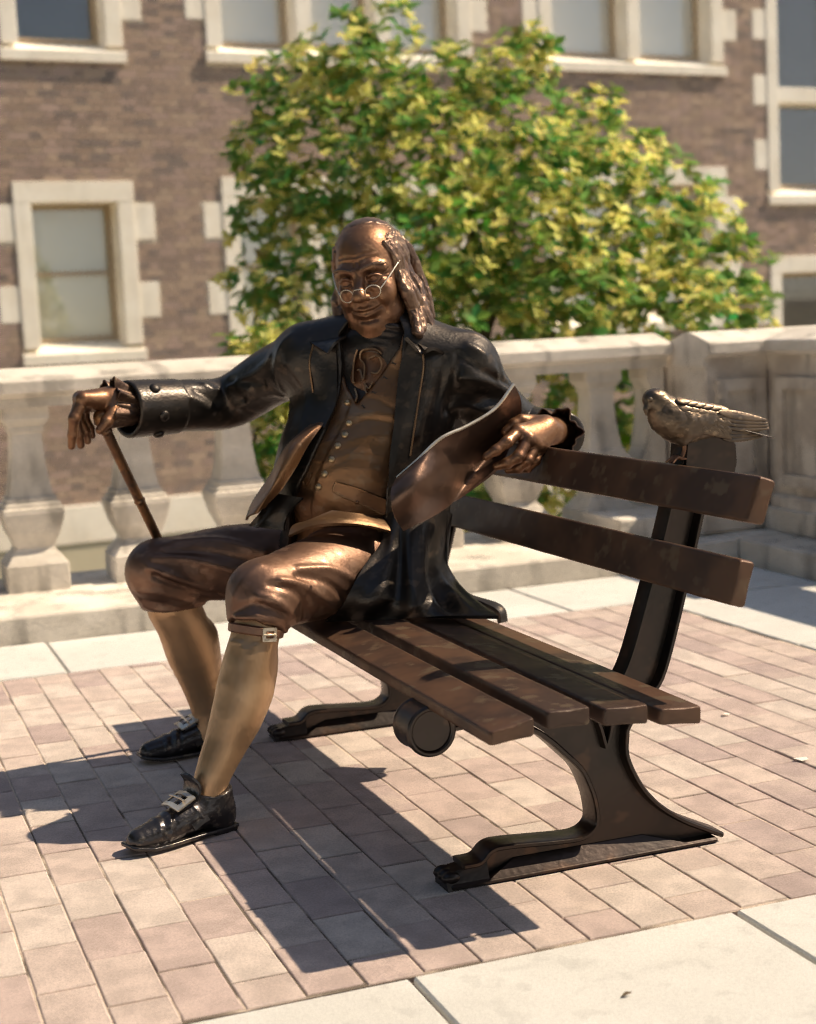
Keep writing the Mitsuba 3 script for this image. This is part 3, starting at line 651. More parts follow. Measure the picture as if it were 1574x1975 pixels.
# stockings, garter bands
def even(m, n):
    trimesh.smoothing.filter_taubin(m, lamb=.5, nu=.52, iterations=n); return m
def lstock(p):
    d = chain(p, [(-3.262,0.8363,0.4288), (-3.258,0.8235,0.3906), (-3.252,0.8083,0.3416), (-3.245,0.7941,0.2929), (-3.236,0.7711,0.2402), (-3.228,0.7427,0.1884), (-3.216,0.7112,0.1361), (-3.21,0.6946,0.0965), (-3.205,0.6905,0.0526)], (.052, .0535, .059, .0625, .057, .047, .040, .036, .032), 50)
    calf = cap(p, (-3.275,0.8276,0.3289), (-3.272,0.8109,0.2618), .043, .036)
    d = smin(d, calf, .03)
    for k, (y0, a) in enumerate(((1246, .0035), (1256, .003), (1265, .0022))):
        d = d - a * ridge(p, [P(440,1232 + y0 - 1246,-3.25), P(480,1243 + y0 - 1246,-3.20), P(545,1262 + y0 - 1246,-3.25)] if False else [np.array((-3.25,0.7654,0.4035)) - [0, 0, .0115 * k], np.array((-3.2,0.8074,0.3984)) - [0, 0, .0115 * k], np.array((-3.27,0.8943,0.359)) - [0, 0, .0115 * k]], .004)
    d = d - .0022 * ridge(p, [(-3.23,0.751,0.3815), (-3.21,0.7225,0.3322), (-3.2,0.7045,0.2665), (-3.195,0.6797,0.1985), (-3.185,0.6508,0.1361)], .004, 16)
    return d
def rstock(p):
    d = chain(p, [(-3.79,0.7603,0.3944), (-3.795,0.7803,0.3453), (-3.81,0.8027,0.2738), (-3.825,0.828,0.1807), (-3.83,0.8393,0.1105), (-3.83,0.8416,0.0423)], (.066, .064, .066, .052, .042, .043), 20)
    return smin(d, cap(p, (-3.83,0.8281,0.3072), (-3.845,0.843,0.2355), .045, .036), .03)
lo, hi = box_of([(-3.262,0.8363,0.4288), (-3.205,0.6905,0.0526)], .09); put('stocking', even(nets(lstock, lo, hi, .0035), 24), 'bronze_stocking', statue, smooth=True, label='pale tan stocking of the nearer leg, ribbed under the garter')
lo, hi = box_of([(-3.79,0.7603,0.3944), (-3.83,0.8416,0.0423)], .1); put('stocking', even(nets(rstock, lo, hi, .0042), 24), 'bronze_stocking', statue, smooth=True)
def band(p0, p1, r0, r1, w, th, n=48):
    """A strap round a limb from axis point p0 towards p1."""
    p0, p1 = np.asarray(p0, float), np.asarray(p1, float); t = unit(p1 - p0); a = unit(np.cross(t, [0, 1, .2])); b = np.cross(t, a)
    ang = np.linspace(0, 2 * np.pi, n, endpoint=False); v, f = [], []
    for r, h in ((r0, 0), (r0 + th, .15), (r1 + th, .85), (r1, 1)):
        v.append(p0 + t * w * h + r * (np.cos(ang)[:, None] * a + np.sin(ang)[:, None] * b))
    for k in range(4):
        for j in range(n):
            x, y = k * n + j, k * n + (j + 1) % n; x2, y2 = ((k + 1) % 4) * n + j, ((k + 1) % 4) * n + (j + 1) % n
            f += [(x, y, y2), (x, y2, x2)]
    m = trimesh.Trimesh(np.vstack(v), f, process=False); m.fix_normals(); return m
def frame_plate(c, nrm, up, w, h, rim, th, curve=0.0):
    """An open rectangular buckle lying on a surface."""
    nrm = unit(nrm); up = unit(np.asarray(up) - nrm * (np.asarray(up) @ nrm)); rt = np.cross(up, nrm)
    o = [(-w / 2, -h / 2), (w / 2, -h / 2), (w / 2, h / 2), (-w / 2, h / 2)]; i = [(x * (1 - 2 * rim / w), y * (1 - 2 * rim / h)) for x, y in o]
    poly = Polygon(Polygon(o).buffer(-.003).buffer(.003).exterior.coords, [i])
    m = trimesh.creation.extrude_polygon(poly, th, engine='earcut').subdivide(); v = np.array(m.vertices)
    m.vertices = np.asarray(c) + v[:, :1] * rt + v[:, 1:2] * up + (v[:, 2:3] - curve * (v[:, :1]**2)) * nrm
    pin = tube([np.asarray(c) - rt * w * .45 + nrm * th, np.asarray(c) + nrm * (th + .003), np.asarray(c) + rt * w * .42 + nrm * th], .0022, 8, 6)
    return cat_([m, pin])
g = put('garter', band((-3.262,0.8339,0.4279), (-3.258,0.8246,0.3905), .0575, .0565, .021, .0045), 'bronze_breeches', statue, smooth=30, label='buckled garter band under the nearer knee')
q, nr = snap(lambda p: lstock(p) - .006, (-3.2,0.8465,0.4165)); put('buckle', frame_plate(q, nr, [-.1, .1, 1], .034, .030, .007, .005, 4), 'bronze_bright', g, smooth=30)

# shoes: built along the foot, x to the left of the foot, y forward, z up
def shoe(name, heel, toe, label):
    heel, toe = np.asarray(heel, float), np.asarray(toe, float); L = np.linalg.norm(toe - heel); y = unit(toe - heel); z = np.array([0, 0, 1.0]); x = np.cross(y, z)
    def loc(p): q = p - heel.astype(f32); return np.stack([q @ x.astype(f32), q @ y.astype(f32), q[:, 2]], 1) / f32(L / .27)
    s = L / .27
    def W(y): return np.interp(y, [-.01, .03, .08, .13, .185, .225, .262, .275], [.034, .040, .038, .040, .046, .0455, .035, .022])
    def upper(p):
        q = loc(p)
        d = chain(q, [(0, .036, .048), (0, .07, .056), (0, .12, .050), (0, .185, .034), (0, .240, .028)], (.040, .040, .039, .037, .029), 16)
        d = smin(d, chain(q, [(0, .034, .035), (0, .042, .095)], (.041, .046)), .02)
        d = smax(d, q[:, 2] - np.interp(q[:, 1], [0, .02, .06, .10, .12], [.108, .104, .094, .105, .2]), .006)
        d = smax(d, .012 - q[:, 2], .004)
        for yy, a in ((.168, .0022), (.182, -.002), (.196, .0018), (.156, -.0018)):
            d = d - a * np.exp(-((q[:, 1] - yy - 6 * q[:, 0]**2) / .005)**2) * (q[:, 2] > .03)
        d = d - .0022 * (np.abs(q[:, 0]) < .09) * np.exp(-((q[:, 1] - .085 - .5 * (q[:, 2] - .03)) / .004)**2)
        return d * f32(s)
    def sole(p):
        q = loc(p); hx = W(q[:, 1]) - .001
        d = np.maximum(np.abs(q[:, 0] + .004 * np.sin(q[:, 1] * 14)) - hx, np.maximum(-.004 - q[:, 1], q[:, 1] - .272))
        d = smax(d, np.abs(q[:, 2] - .0125 - .010 * np.clip((q[:, 1] - .2) / .07, 0, 1)**2) - .0045, .003)
        hl = smax(np.abs(q[:, 0]) - hx + .003, np.maximum(q[:, 1] - .06, -.002 - q[:, 1]), .004); hl = smax(hl, np.abs(q[:, 2] - .007) - .0075, .002)
        return np.minimum(d, hl) * f32(s)
    W_ = lambda a, b, c: heel + s * (a * x + b * y + c * z)
    lo, hi = box_of([W_(a, b, c) for a in (-.06, .06) for b in (-.03, .29) for c in (0, .15)], .01)
    k = put(name, nets(upper, lo, hi, .003), 'bronze_shoe', statue, smooth=True, label=label)
    put('sole', nets(sole, lo, hi, .003), 'bronze_shoe', k, smooth=40)
    tong = sheet([[W_(a * w, b, c - 6 * (a * w)**2) for a in (-1, -.5, 0, .5, 1)] for b, c, w in ((.145, .079, .022), (.115, .094, .030), (.098, .112, .034), (.095, .135, .033), (.108, .152, .026))], .005, (20, 14))
    put('tongue', tong, 'bronze_shoe', k, smooth=40)
    strap = sheet([[W_(a * .043, b + .1 * abs(a) * -.35, .0925 - .052 * a * a + dz) for a in (-1, -.75, -.4, 0, .4, .75, 1)] for b, dz in ((.115, .006), (.135, 0), (.155, -.010))], .004, (12, 24))
    put('strap', strap, 'bronze_shoe', k, smooth=40)
    put('buckle', frame_plate(W_(0, .136, .099), y * .42 + z, y, 0.072 * s, .054 * s, .0115, .004, 7), 'bronze_bright', k, smooth=30)
shoe('shoe', (-3.222, .738, 0), (-3.140, .500, 0), 'shiny black buckled shoe of the nearer foot')
shoe('shoe', (-3.845, .905, 0), (-3.822, .655, 0), 'black buckled shoe of the farther foot, in shadow')

# coat: body and sleeves, open at the front
OPENING = [tuple((TM @ np.array(q))[[0, 2]]) for q in ((-3.46,1.113,1.054), (-3.44,1.1076,0.9826), (-3.42,1.0846,0.9129), (-3.41,1.0457,0.8326), (-3.4,0.9883,0.7484), (-3.4,0.9156,0.6596), (-3.42,0.8632,0.5133), (-3.4,1.1746,0.4838), (-3.38,1.1844,0.6317), (-3.37,1.1993,0.7399), (-3.38,1.2244,0.8575), (-3.4,1.2469,0.9514), (-3.42,1.2721,1.0459), (-3.42,1.2464,1.095), (-3.42,1.1203,1.1005))]
RSL = [RSH, (-3.74,1.0275,0.9486), REL, (-3.795,0.808,0.8916), (-3.742,0.6681,0.895)]
LSL = [LSH, (-3.47,1.4958,0.8634), LEL, (-3.44,1.6347,0.7821), (-3.385,1.6457,0.7816)]
CF = [([(-3.56,1.0343,1.0466), (-3.6,1.023,0.9859), (-3.62,1.0113,0.9119)], .010, .006), ([(-3.62,0.9974,0.9994), (-3.68,0.9727,0.9629), (-3.74,0.9416,0.9447)], .009, .009), ([(-3.66,0.9784,0.9316), (-3.7,0.9509,0.9449), (-3.77,0.9169,0.9519)], .009, -.007), ([(-3.7,0.9489,0.9136), (-3.74,0.9152,0.9399), (-3.77,0.8776,0.9504)], .009, .009), ([(-3.71,0.9297,0.8766), (-3.73,0.8978,0.9096), (-3.74,0.8504,0.9375)], .009, -.006),
      ([(-3.72,0.899,0.8656), (-3.73,0.8644,0.8927), (-3.73,0.8299,0.9138)], .009, .006), ([(-3.6,0.9971,0.8762), (-3.66,0.962,0.8763), (-3.72,0.9241,0.8512)], .010, .006), ([(-3.55,1.0278,0.9861), (-3.52,1.0336,0.9133), (-3.5,1.0165,0.8302)], .010, .005),
      ([(-3.36,1.3793,0.9924), (-3.35,1.3627,0.9215), (-3.36,1.3659,0.8488)], .009, -.008), ([(-3.37,1.4103,1.0087), (-3.38,1.4521,0.9642), (-3.4,1.4918,0.9127)], .010, .007), ([(-3.35,1.3876,0.98), (-3.36,1.4361,0.9471), (-3.41,1.5296,0.9041)], .009, -.006), ([(-3.35,1.3788,0.9326), (-3.37,1.4524,0.9218), (-3.42,1.5398,0.8784)], .009, .007), ([(-3.36,1.3741,0.8845), (-3.38,1.4418,0.8857), (-3.42,1.5322,0.8602)], .009, -.006), ([(-3.37,1.383,0.8473), (-3.39,1.4513,0.8542), (-3.42,1.5379,0.8349)], .010, .006),
      ([(-3.34,1.3064,0.9844), (-3.32,1.2983,0.9024), (-3.32,1.2834,0.8084)], .012, .006), ([(-3.35,1.3424,0.9824), (-3.34,1.3306,0.8759), (-3.34,1.3156,0.7811)], .010, -.005)]
def coat(p, bare=False):
    d = torso(p)
    low = np.clip((CHEST[2] - .12 - p[:, 2]) / .3, 0, 1)
    d = d - .020 - .02 * low
    shell = smax(d, -(torso(p) + .014), .004)
    a, c = p @ FL.astype(f32), p @ FU.astype(f32); b = (p - CHEST.astype(f32)) @ FC.astype(f32)
    shell = np.where(b > -.06, smax(shell, -smax(poly2(a, c, OPENING), -b - .05, .02), .005), shell)
    shell = smax(shell, (PELV[2] - .02) - p[:, 2], .02)
    e = chain(p, RSL, (.077, .072, .066, .064, .066), 18)
    cuff = smax(chain(p, [(-3.79,0.7965,0.8913), (-3.742,0.668,0.8938)], (.0675, .070)), -((p - np.array((-3.79,0.7978,0.8912), f32)) @ unit(np.array((-3.742,0.668,0.8938)) - (-3.79,0.7978,0.8912)).astype(f32)), .003)
    e = np.minimum(e, cuff)
    t = unit(np.array((-3.742,0.668,0.8938)) - (-3.795,0.8079,0.8904)); e = smax(e, (p - np.array((-3.742,0.668,0.8938), f32)) @ t.astype(f32), .006)
    e = smax(e, -chain(p, [(-3.75,0.6932,0.8931), (-3.72,0.6112,0.8971)], (.055, .066)), .004)
    g = chain(p, LSL, (.081, .076, .068, .062, .058), 18)
    t = unit(np.array((-3.35,1.6233,0.7875)) - (-3.44,1.6347,0.7821)); g = smax(g, (p - np.array((-3.37,1.6357,0.7844), f32)) @ t.astype(f32), .006)
    g = smax(g, -chain(p, [(-3.4,1.642,0.7836), (-3.3,1.6017,0.7916)], (.042, .052)), .004)
    d = smin(smin(shell, e, .022), g, .022)
    if bare: return d
    d = folds(p, d, CF)
    return d - .0016 * (meshkit.fbm(p * 22, 3).astype(f32) - .5)
CF = laid(lambda p: coat(p, True), CF, 1.15)
def coat_body(p): return coat(p)
lo, hi = box_of([RSH, LSH, NECK, CHEST, PELV, REL, (-3.74,0.6453,0.8941), LEL, (-3.3,1.6145,0.7736)], .17)
put('coat', nets(coat, lo, hi, .0045), 'bronze_coat', statue, smooth=True, label='long black coat with turned back cuffs')
# ---------------------------------------------------------------- head, hands
HC, HM, HS = np.array([-3.5, 1.22264, 1.184634]), np.array([[0.617996, 0.77703, 0.119602], [0.780686, -0.588577, -0.210016], [0.092794, -0.22316, 0.970355]]), 1.0479
def hl(p): return ((p - HC.astype(f32)) @ HM.T.astype(f32)) / f32(HS)
def hw(q): return HC + HS * (np.asarray(q, float) @ HM)
def head(p):
    q = hl(p); m = q.copy(); m[:, 0] = np.abs(m[:, 0])
    d = ell(q, (0, -.015, .036), (.075, .098, .087))
    d = smin(d, ell(q, (0, .030, -.030), (.064, .062, .088)), .03)
    d = smin(d, chain(m, [(.051, -.005, -.05), (.037, .045, -.092), (.0, .066, -.104)], (.024, .024, .02)), .025)
    d = smin(d, ell(m, (.040, .060, -.036), (.026, .025, .028)), .02)
    d = smin(d, ell(m, (.039, .036, -.075), (.025, .033, .026)), .02)
    d = smin(d, ell(q, (0, .072, -.100), (.024, .019, .018)), .014)
    d = smin(d, ell(q, (0, .036, -.122), (.046, .044, .024)), .018)
    d = smin(d, ell(q, (0, .074, -.060), (.030, .022, .024)), .014)              # muzzle
    d = smin(d, chain(m, [(.052, .062, .020), (.034, .081, .029), (.012, .088, .024)], (.008, .0095, .008)), .014)
    d = smax(d, -ell(m, (.033, .101, .003), (.021, .020, .0145)), .014)
    d = smin(d, chain(q, [(0, .083, .020), (0, .096, -.004), (0, .109, -.024)], (.0095, .0105, .0135)), .010)
    d = smin(d, ell(q, (0, .112, -.030), (.0150, .0135, .0125)), .006)
    d = smin(d, ell(m, (.0145, .100, -.034), (.0095, .0115, .0085)), .005)
    d = smax(d, -ell(m, (.0075, .106, -.0435), (.0045, .006, .004)), .003)
    eye = ell(m, (.0325, .0735, .003), (.0140, .0140, .0135))
    d = np.minimum(d, eye)
    d = smin(d, chain(m, spline([(.0175, .0835, .003), (.026, .0885, .0105), (.036, .0868, .0115), (.048, .0755, .004)], 10), (.0030, .0036, .0036, .003)), .003)
    d = smin(d, chain(m, spline([(.0180, .083, -.001), (.027, .0875, -.0065), (.037, .0855, -.0065), (.0475, .075, .001)], 10), (.0025, .0032, .0032, .0025)), .003)
    d = smin(d, chain(m, spline([(.022, .085, -.015), (.034, .083, -.020), (.048, .070, -.012)], 8), (.004, .006, .004)), .007)
    d = smin(d, chain(q, [(-.027, .0835, -.0615), (-.010, .0955, -.0590), (0, .0965, -.0612), (.010, .0955, -.0590), (.027, .0835, -.0600)], (.002, .0038, .0034, .0038, .002)), .005)
    d = smin(d, chain(q, [(-.018, .0865, -.0725), (0, .0935, -.0750), (.018, .0865, -.0715)], (.002, .0050, .002)), .006)
    def gr(pts, w, a, n=10, who=q): return a * np.exp(-(line(who, pts, n) / w)**2)
    d = d + gr([(-.034, .080, -.0625), (-.018, .0935, -.0668), (0, .1005, -.0672), (.018, .0935, -.0658), (.035, .080, -.0600)], .0026, .0048)
    d = d + gr([(.0195, .098, -.034), (.032, .087, -.048), (.0395, .075, -.066), (.038, .068, -.082)], .0060, .0034, who=m)
    d = d + gr([(.016, .084, -.087), (0, .090, -.0875), (-.016, .084, -.087)], .005, .003)
    for z, a in ((.044, .0012), (.0555, .0013), (.067, .0009)):
        d = d + gr([(-.044, .064, z - .001), (-.022, .079, z + .002), (0, .083, z), (.022, .079, z + .003), (.046, .064, z + .002)], .0028, a)
        d = d - gr([(-.044, .064, z + .0045), (-.022, .079, z + .0075), (0, .083, z + .0055), (.022, .079, z + .0085), (.046, .064, z + .0075)], .003, a * .35)
    d = d + gr([(.005, .090, .020), (.007, .088, .036), (.005, .085, .042)], .0026, .0024, who=m)
    for k in (-1, 0, 1): d = d + gr([(.052, .068, .004 + k * .004), (.062, .052, .004 + k * .011)], .0022, .0016, 2, m)
    d = d + gr([(.046, .052, -.100), (.030, .066, -.113), (0, .070, -.118)], .005, .003, who=m)
    d = smin(d, ell(m, (.077, -.004, -.006), (.011, .019, .031)), .006)
    return d * f32(HS)
def neck(p): return cap(p, hw((0, -.02, -.07)), NECK - FU * .10, .060, .078)
def core(p):
    d = smin(smin(head(p), neck(p), .03), torso(p) + .010, .05)
    return d
def arm_r(p): return chain(p, [(-3.79,0.8067,0.8881), (-3.745,0.6775,0.8968), (-3.725,0.64,0.9099)], (.044, .036, .030))
RK = [(-3.68,0.5584,0.9275), (-3.708,0.5567,0.928), (-3.734,0.5639,0.9218), (-3.756,0.5775,0.9104)]
RF = [[RK[0], (-3.672,0.5336,0.8847), (-3.684,0.5289,0.8456), (-3.69,0.5254,0.8188)], [RK[1], (-3.708,0.5415,0.8863), (-3.716,0.548,0.8426), (-3.72,0.5516,0.8175)], [RK[2], (-3.738,0.5519,0.8831), (-3.742,0.5682,0.8472), (-3.744,0.5717,0.8246)], [RK[3], (-3.762,0.5713,0.8808), (-3.764,0.5831,0.8526), (-3.764,0.5868,0.8349)]]
RTH = [(-3.705,0.6371,0.9181), (-3.682,0.6249,0.8891), (-3.672,0.6085,0.8711), (-3.668,0.5908,0.853)]
def fingers(p, fs, th, kn, wr, rf=(.0140, .0128, .0112, .0090)):
    d = None
    for i, k in enumerate(kn):
        e = chain(p, [wr, k], (.027, .0180)); d = e if d is None else smin(d, e, .016)
    for i, f in enumerate(fs):
        s = (1, 1.02, .98, .86)[i]
        e = chain(p, f, [r * s for r in rf])
        for j in (1, 2): e = smin(e, np.linalg.norm(p - np.asarray(f[j], f32), axis=1) - (rf[j] * s + .0012), .004)
        e = smin(e, np.linalg.norm(p - np.asarray(f[0], f32), axis=1) - (rf[0] * s + .002), .006)
        d = np.where(e < d, smin(d, e, .0045), smin(d, e, .0045))
    t = chain(p, th, (.019, .0150, .0135, .0105)); t = smin(t, np.linalg.norm(p - np.asarray(th[2], f32), axis=1) - .0148, .004)
    return smin(d, t, .008)
def hand_r(p):
    wr = (-3.722,0.6315,0.9179)
    d = smin(fingers(p, RF, RTH, RK, wr), arm_r(p), .015)
    for k in RK: d = d - .0018 * ridge(p, [np.asarray(k), (np.asarray(k) + np.asarray(wr) * 1.2) / 2.2], .004, 0)
    return d
def arm_l(p): return chain(p, [(-3.48,1.6338,0.8069), (-3.36,1.6203,0.7971), (-3.275,1.5658,0.7991)], (.044, .036, .031))
LK = [(-3.205,1.4524,0.8118), (-3.195,1.4701,0.7946), (-3.205,1.4935,0.7794), (-3.225,1.5156,0.7707)]
LF = [[LK[0], (-3.18,1.4121,0.7927), (-3.178,1.384,0.7763), (-3.185,1.3625,0.7635)], [LK[1], (-3.178,1.4377,0.7583), (-3.185,1.4122,0.7446), (-3.2,1.3932,0.738)], [LK[2], (-3.19,1.4657,0.746), (-3.205,1.4488,0.7298), (-3.225,1.4319,0.7249)], [LK[3], (-3.215,1.4966,0.7419), (-3.23,1.4834,0.7252), (-3.245,1.4706,0.7204)]]
LTH = [(-3.265,1.5197,0.8244), (-3.262,1.4872,0.8327), (-3.262,1.4685,0.8245), (-3.262,1.4457,0.8094)]
def hand_l(p):
    wr = (-3.255,1.5406,0.8079)
    d = smin(fingers(p, LF, LTH, LK, wr, (.0140, .0130, .0115, .0092)), arm_l(p), .015)
    for k in LK: d = d - .0022 * ridge(p, [np.asarray(k), (np.asarray(k) + np.asarray(wr) * 1.2) / 2.2], .0045, 0)
    d = d + .002 * ridge(p, [(-3.17,1.417,0.8033), (-3.165,1.4065,0.7893)], .003, 2)
    return d
hlo, hhi = HC - np.array([.15, .15, .20]), HC + np.array([.15, .15, .16])
parts = [nets(lambda p: smin(head(p), neck(p), .03), hlo, hhi, .0019)]
lo, hi = box_of([RSH, LSH, BELLY, PELV], .16); hi[2] = HC[2] - .16
def under(p): return smin(smin(torso(p) + .012, neck(p) + .001, .04), smin(chain(p, RSL, (.055, .05, .045, .042, .036)), chain(p, LSL, (.055, .05, .045, .042, .036)), .02), .03)
lo, hi = box_of([RSH, LSH, BELLY, PELV, REL, (-3.745,0.6775,0.8968), LEL, (-3.33,1.6162,0.7866)], .13); hi[2] = HC[2] - .14
parts.append(nets(under, lo, hi, .008))
lo, hi = box_of(RF + [RTH], .03); lo2, hi2 = box_of([(-3.745,0.6775,0.8968)], .05)
parts.append(nets(hand_r, np.minimum(lo, lo2), np.maximum(hi, hi2), .0019))
lo, hi = box_of(LF + [LTH], .03); lo2, hi2 = box_of([(-3.36,1.6203,0.7971)], .05)
parts.append(nets(hand_l, np.minimum(lo, lo2), np.maximum(hi, hi2), .0019))
def union(ms):
    import manifold3d as m3
    try:
        r = None
        for m in ms:
            k = m3.Manifold(m3.Mesh(np.asarray(m.vertices, np.float32), np.asarray(m.faces, np.uint32)))
            if k.status() != m3.Error.NoError: raise ValueError(k.status())
            r = k if r is None else r + k
        q = r.to_mesh(); return trimesh.Trimesh(q.vert_properties[:, :3], q.tri_verts, process=False)
    except Exception as e:
        print('union failed', e); return cat_(ms)
put('body', union(parts), 'bronze_skin', statue, smooth=True, label='brown bronze head and hands')

# hair: combed back from a bald brow, long wavy locks to the shoulders
rh = random.Random(11)
STR = []
for s in (-1, 1):
    for i in range(15):
        t = i / 14; ang = math.radians(12 + 118 * t)                      # 0 = ahead at the temple, 130 = behind
        x0, y0 = s * .074 * math.sin(min(ang + .9, 1.57)) if t < .25 else s * .080 * max(math.cos((ang - 1.0) * .8), .12), .040 - .125 * t
        j = lambda a: rh.uniform(-a, a)
        rs = rh.uniform(.7, 1.35); jx, jy = j(.007), j(.008); cl = j(.020)
        o = 1.0 if s > 0 else 1.02
        w = .020 * math.sin(t * 9 + s)
        ex = lambda y, z: s * .0765 * math.sqrt(max(.06, 1 - ((z - .036) / .0885)**2 - ((y + .017) / .0995)**2))
        y0 = .036 - .118 * t
        p2 = ex(y0 - .016, -.010) * 1.15 + jx * .5; g = s * .010
        STR.append(([(ex(y0, .066) * .97, y0, .066 + j(.006)), (ex(y0 - .010, .032) * 1.04, y0 - .010, .032), (p2, y0 - .018 + w * .3, -.010), (p2 * 1.10 + g * .6 + jx, y0 - .016 + w + jy, -.055 + j(.008)),
                     (p2 * 1.16 + g - jx, y0 - .006 - w * .4 + jy, -.095 + j(.010)), (p2 * 1.20 + g * 1.4 + j(.010), y0 + .012 + j(.010), -.128 + cl), (p2 * 1.08 + g * 1.6 + j(.010), y0 + .026 + j(.012), -.148 + cl), (p2 + g, y0 + .018, -.136 + cl)],
                    [rs * k for k in (.0050, .0078, .0100, .0122, .0124, .0110, .0084, .0035)]))
for i in range(12):
    x = (-1 + 2 * i / 11) * .062
    STR.append(([(x * .75, -.085, .07), (x * 1.1, -.104, .02), (x * 1.2, -.108, -.04), (x * 1.4, -.095, -.09), (x * 1.5, -.085, -.135)], (.009, .012, .014, .012, .006)))
def hair(p):
    q = hl(p)
    d = ell(q, (0, -.017, .036), (.0775, .0995, .0885))
    fr = q[:, 1] - (.036 - .9 * np.abs(q[:, 0])) + .016 * (meshkit.noise(q * f32([90, 4, 30]), 12).astype(f32) - .5); fr2 = q[:, 1] + .35 * (-q[:, 2]) - .02
    d = smax(d, np.where(q[:, 2] > .085, fr, np.minimum(fr2, 1)), .006)
    d = smax(d, q[:, 1] - .012 - .4 * np.clip(q[:, 2] - .05, 0, .04), .006)
    d = smax(d, -.06 - q[:, 2], .01)
    for pts, r in STR: d = smin(d, chain(q, spline(pts, 13), np.interp(np.linspace(0, 1, 13), np.linspace(0, 1, len(r)), r)), .0030)
    top = np.clip((q[:, 2] - .075) / .03, 0, 1)[:, None]
    sq = q * (f32([210, 210, 26]) * (1 - top) + f32([210, 26, 120]) * top) + meshkit.noise(q * f32(40), 3).astype(f32)[:, None] * f32(1.6)
    d = d - f32(.0034) * (meshkit.noise(sq, 8).astype(f32) - .5) * (d < .02)
    return d * f32(HS)
put('hair', nets(hair, HC - np.array([.21, .21, .19]), HC + np.array([.21, .21, .16]), .0023), 'bronze_hair', statue, smooth=True, label='long swept back hair falling in locks to the shoulders')
# brows
def brows(p):
    q = hl(p); m = q.copy(); m[:, 0] = np.abs(m[:, 0])
    d = np.full(len(p), 9, f32)
    for k in range(7):
        x = .012 + k * .0068; d = smin(d, chain(m, [(x, .0945 - .012 * (k / 6)**2 - .006 * k / 6, .0275 + .005 * math.sin(k / 6 * 2.6)), (x + .009, .0915 - .020 * (k / 6)**2 - .004, .0300 + .006 * math.sin(k / 6 * 2.8) - .003 * k / 6)], (.0036, .0024)), .003)
    return d * f32(HS)
put('eyebrows', nets(brows, hw((0, .08, .03)) - .085, hw((0, .08, .03)) + .085, .0018), 'bronze_hair', statue, smooth=True)
def patch(fn, rows, off, th, n=(16, 24)):
    return sheet([[snap(fn, p, off)[0] for p in r] for r in rows], th, n)
# spectacles
put('collar', patch(coat_body, [[(-3.4,1.2612,1.0284), (-3.44,1.3132,1.0417), (-3.46,1.3577,1.0422)], [(-3.38,1.2746,1.0121), (-3.42,1.3306,1.0226), (-3.44,1.3712,1.0206)], [(-3.37,1.289,0.9923), (-3.38,1.3267,0.9987), (-3.4,1.3686,1.0013)]], .020, .007), 'bronze_coat', statue, smooth=40)
def circ(c, r, n=28, sq=.86): return [hw((c[0] + r * math.cos(a), c[1] - .10 * r * math.cos(a) * np.sign(c[0]) * 3, c[2] + r * sq * math.sin(a))) for a in np.linspace(0, 2 * np.pi, n)]
spec = thing('spectacles', 'small round spectacles low on the nose of the seated bronze man', 'spectacles') if False else None
ms = [tube(circ((s * .0305, .1035, -.0235), .0165), .0013, 40, 6) for s in (-1, 1)]
ms.append(tube([hw((-.0142, .107, -.019)), hw((-.008, .114, -.0125)), hw((0, .1155, -.0115)), hw((.008, .114, -.0125)), hw((.0142, .107, -.019))], .0014, 14, 6))
for s in (-1, 1): ms.append(tube([hw((s * .0470, .0985, -.021)), hw((s * .062, .072, -.004)), hw((s * .079, .026, .020)), hw((s * .083, .0, .026))], .0017, 12, 6))
put('spectacles', cat_(ms), 'bronze_bright', statue, smooth=60, label='thin wire spectacles low on the nose')

# shirt, neck cloth and jabot
def shirt(p):
    d = torso(p) - .002
    a, c = p @ FL.astype(f32), p @ FU.astype(f32)
    d = smax(d, poly2(a, c, VEE) - .02, .01)
    d = smax(d, (CHEST[2] - .08) - p[:, 2], .01)
    for k, r in enumerate((.071, .069, .067, .066)):
        z0 = NECK - FU * (-.000 + .016 * k - .030)
        ring = np.abs((p - z0.astype(f32)) @ FU.astype(f32)); rad = np.linalg.norm((p - z0.astype(f32)) - ((p - z0.astype(f32)) @ FU.astype(f32))[:, None] * FU.astype(f32), axis=1)
        d = smin(d, np.sqrt(ring**2 + (rad - r)**2) - .0105, .004)
    return d
lo, hi = box_of([NECK, CHEST], .17); hi[2] = NECK[2] + .07
put('neck_cloth', nets(shirt, lo, hi, .0032), 'bronze_iron', statue, smooth=True, label='dark wound neck cloth')
def edge_strip(pts, out, depth, th=.003, n=30):
    pts = spline(pts, n); return sheet([[p for p in pts], [p - np.asarray(out) * depth for p in pts]], th, (3, n))
tv = lambda x: torso(x) - .006
JB = [[(675,671), (664,695), (666,722), (671,726)], [(735,682), (721,673), (700,671), (683,676), (681,691), (692,701), (694,714), (692,724), (683,711), (674,709)], [(706,691), (721,686), (730,691), (734,705), (725,718), (710,716)], [(698,730), (700,745), (704,752)], [(672,735), (680,752), (678,764)], [(716,730), (708,742), (700,735)]]
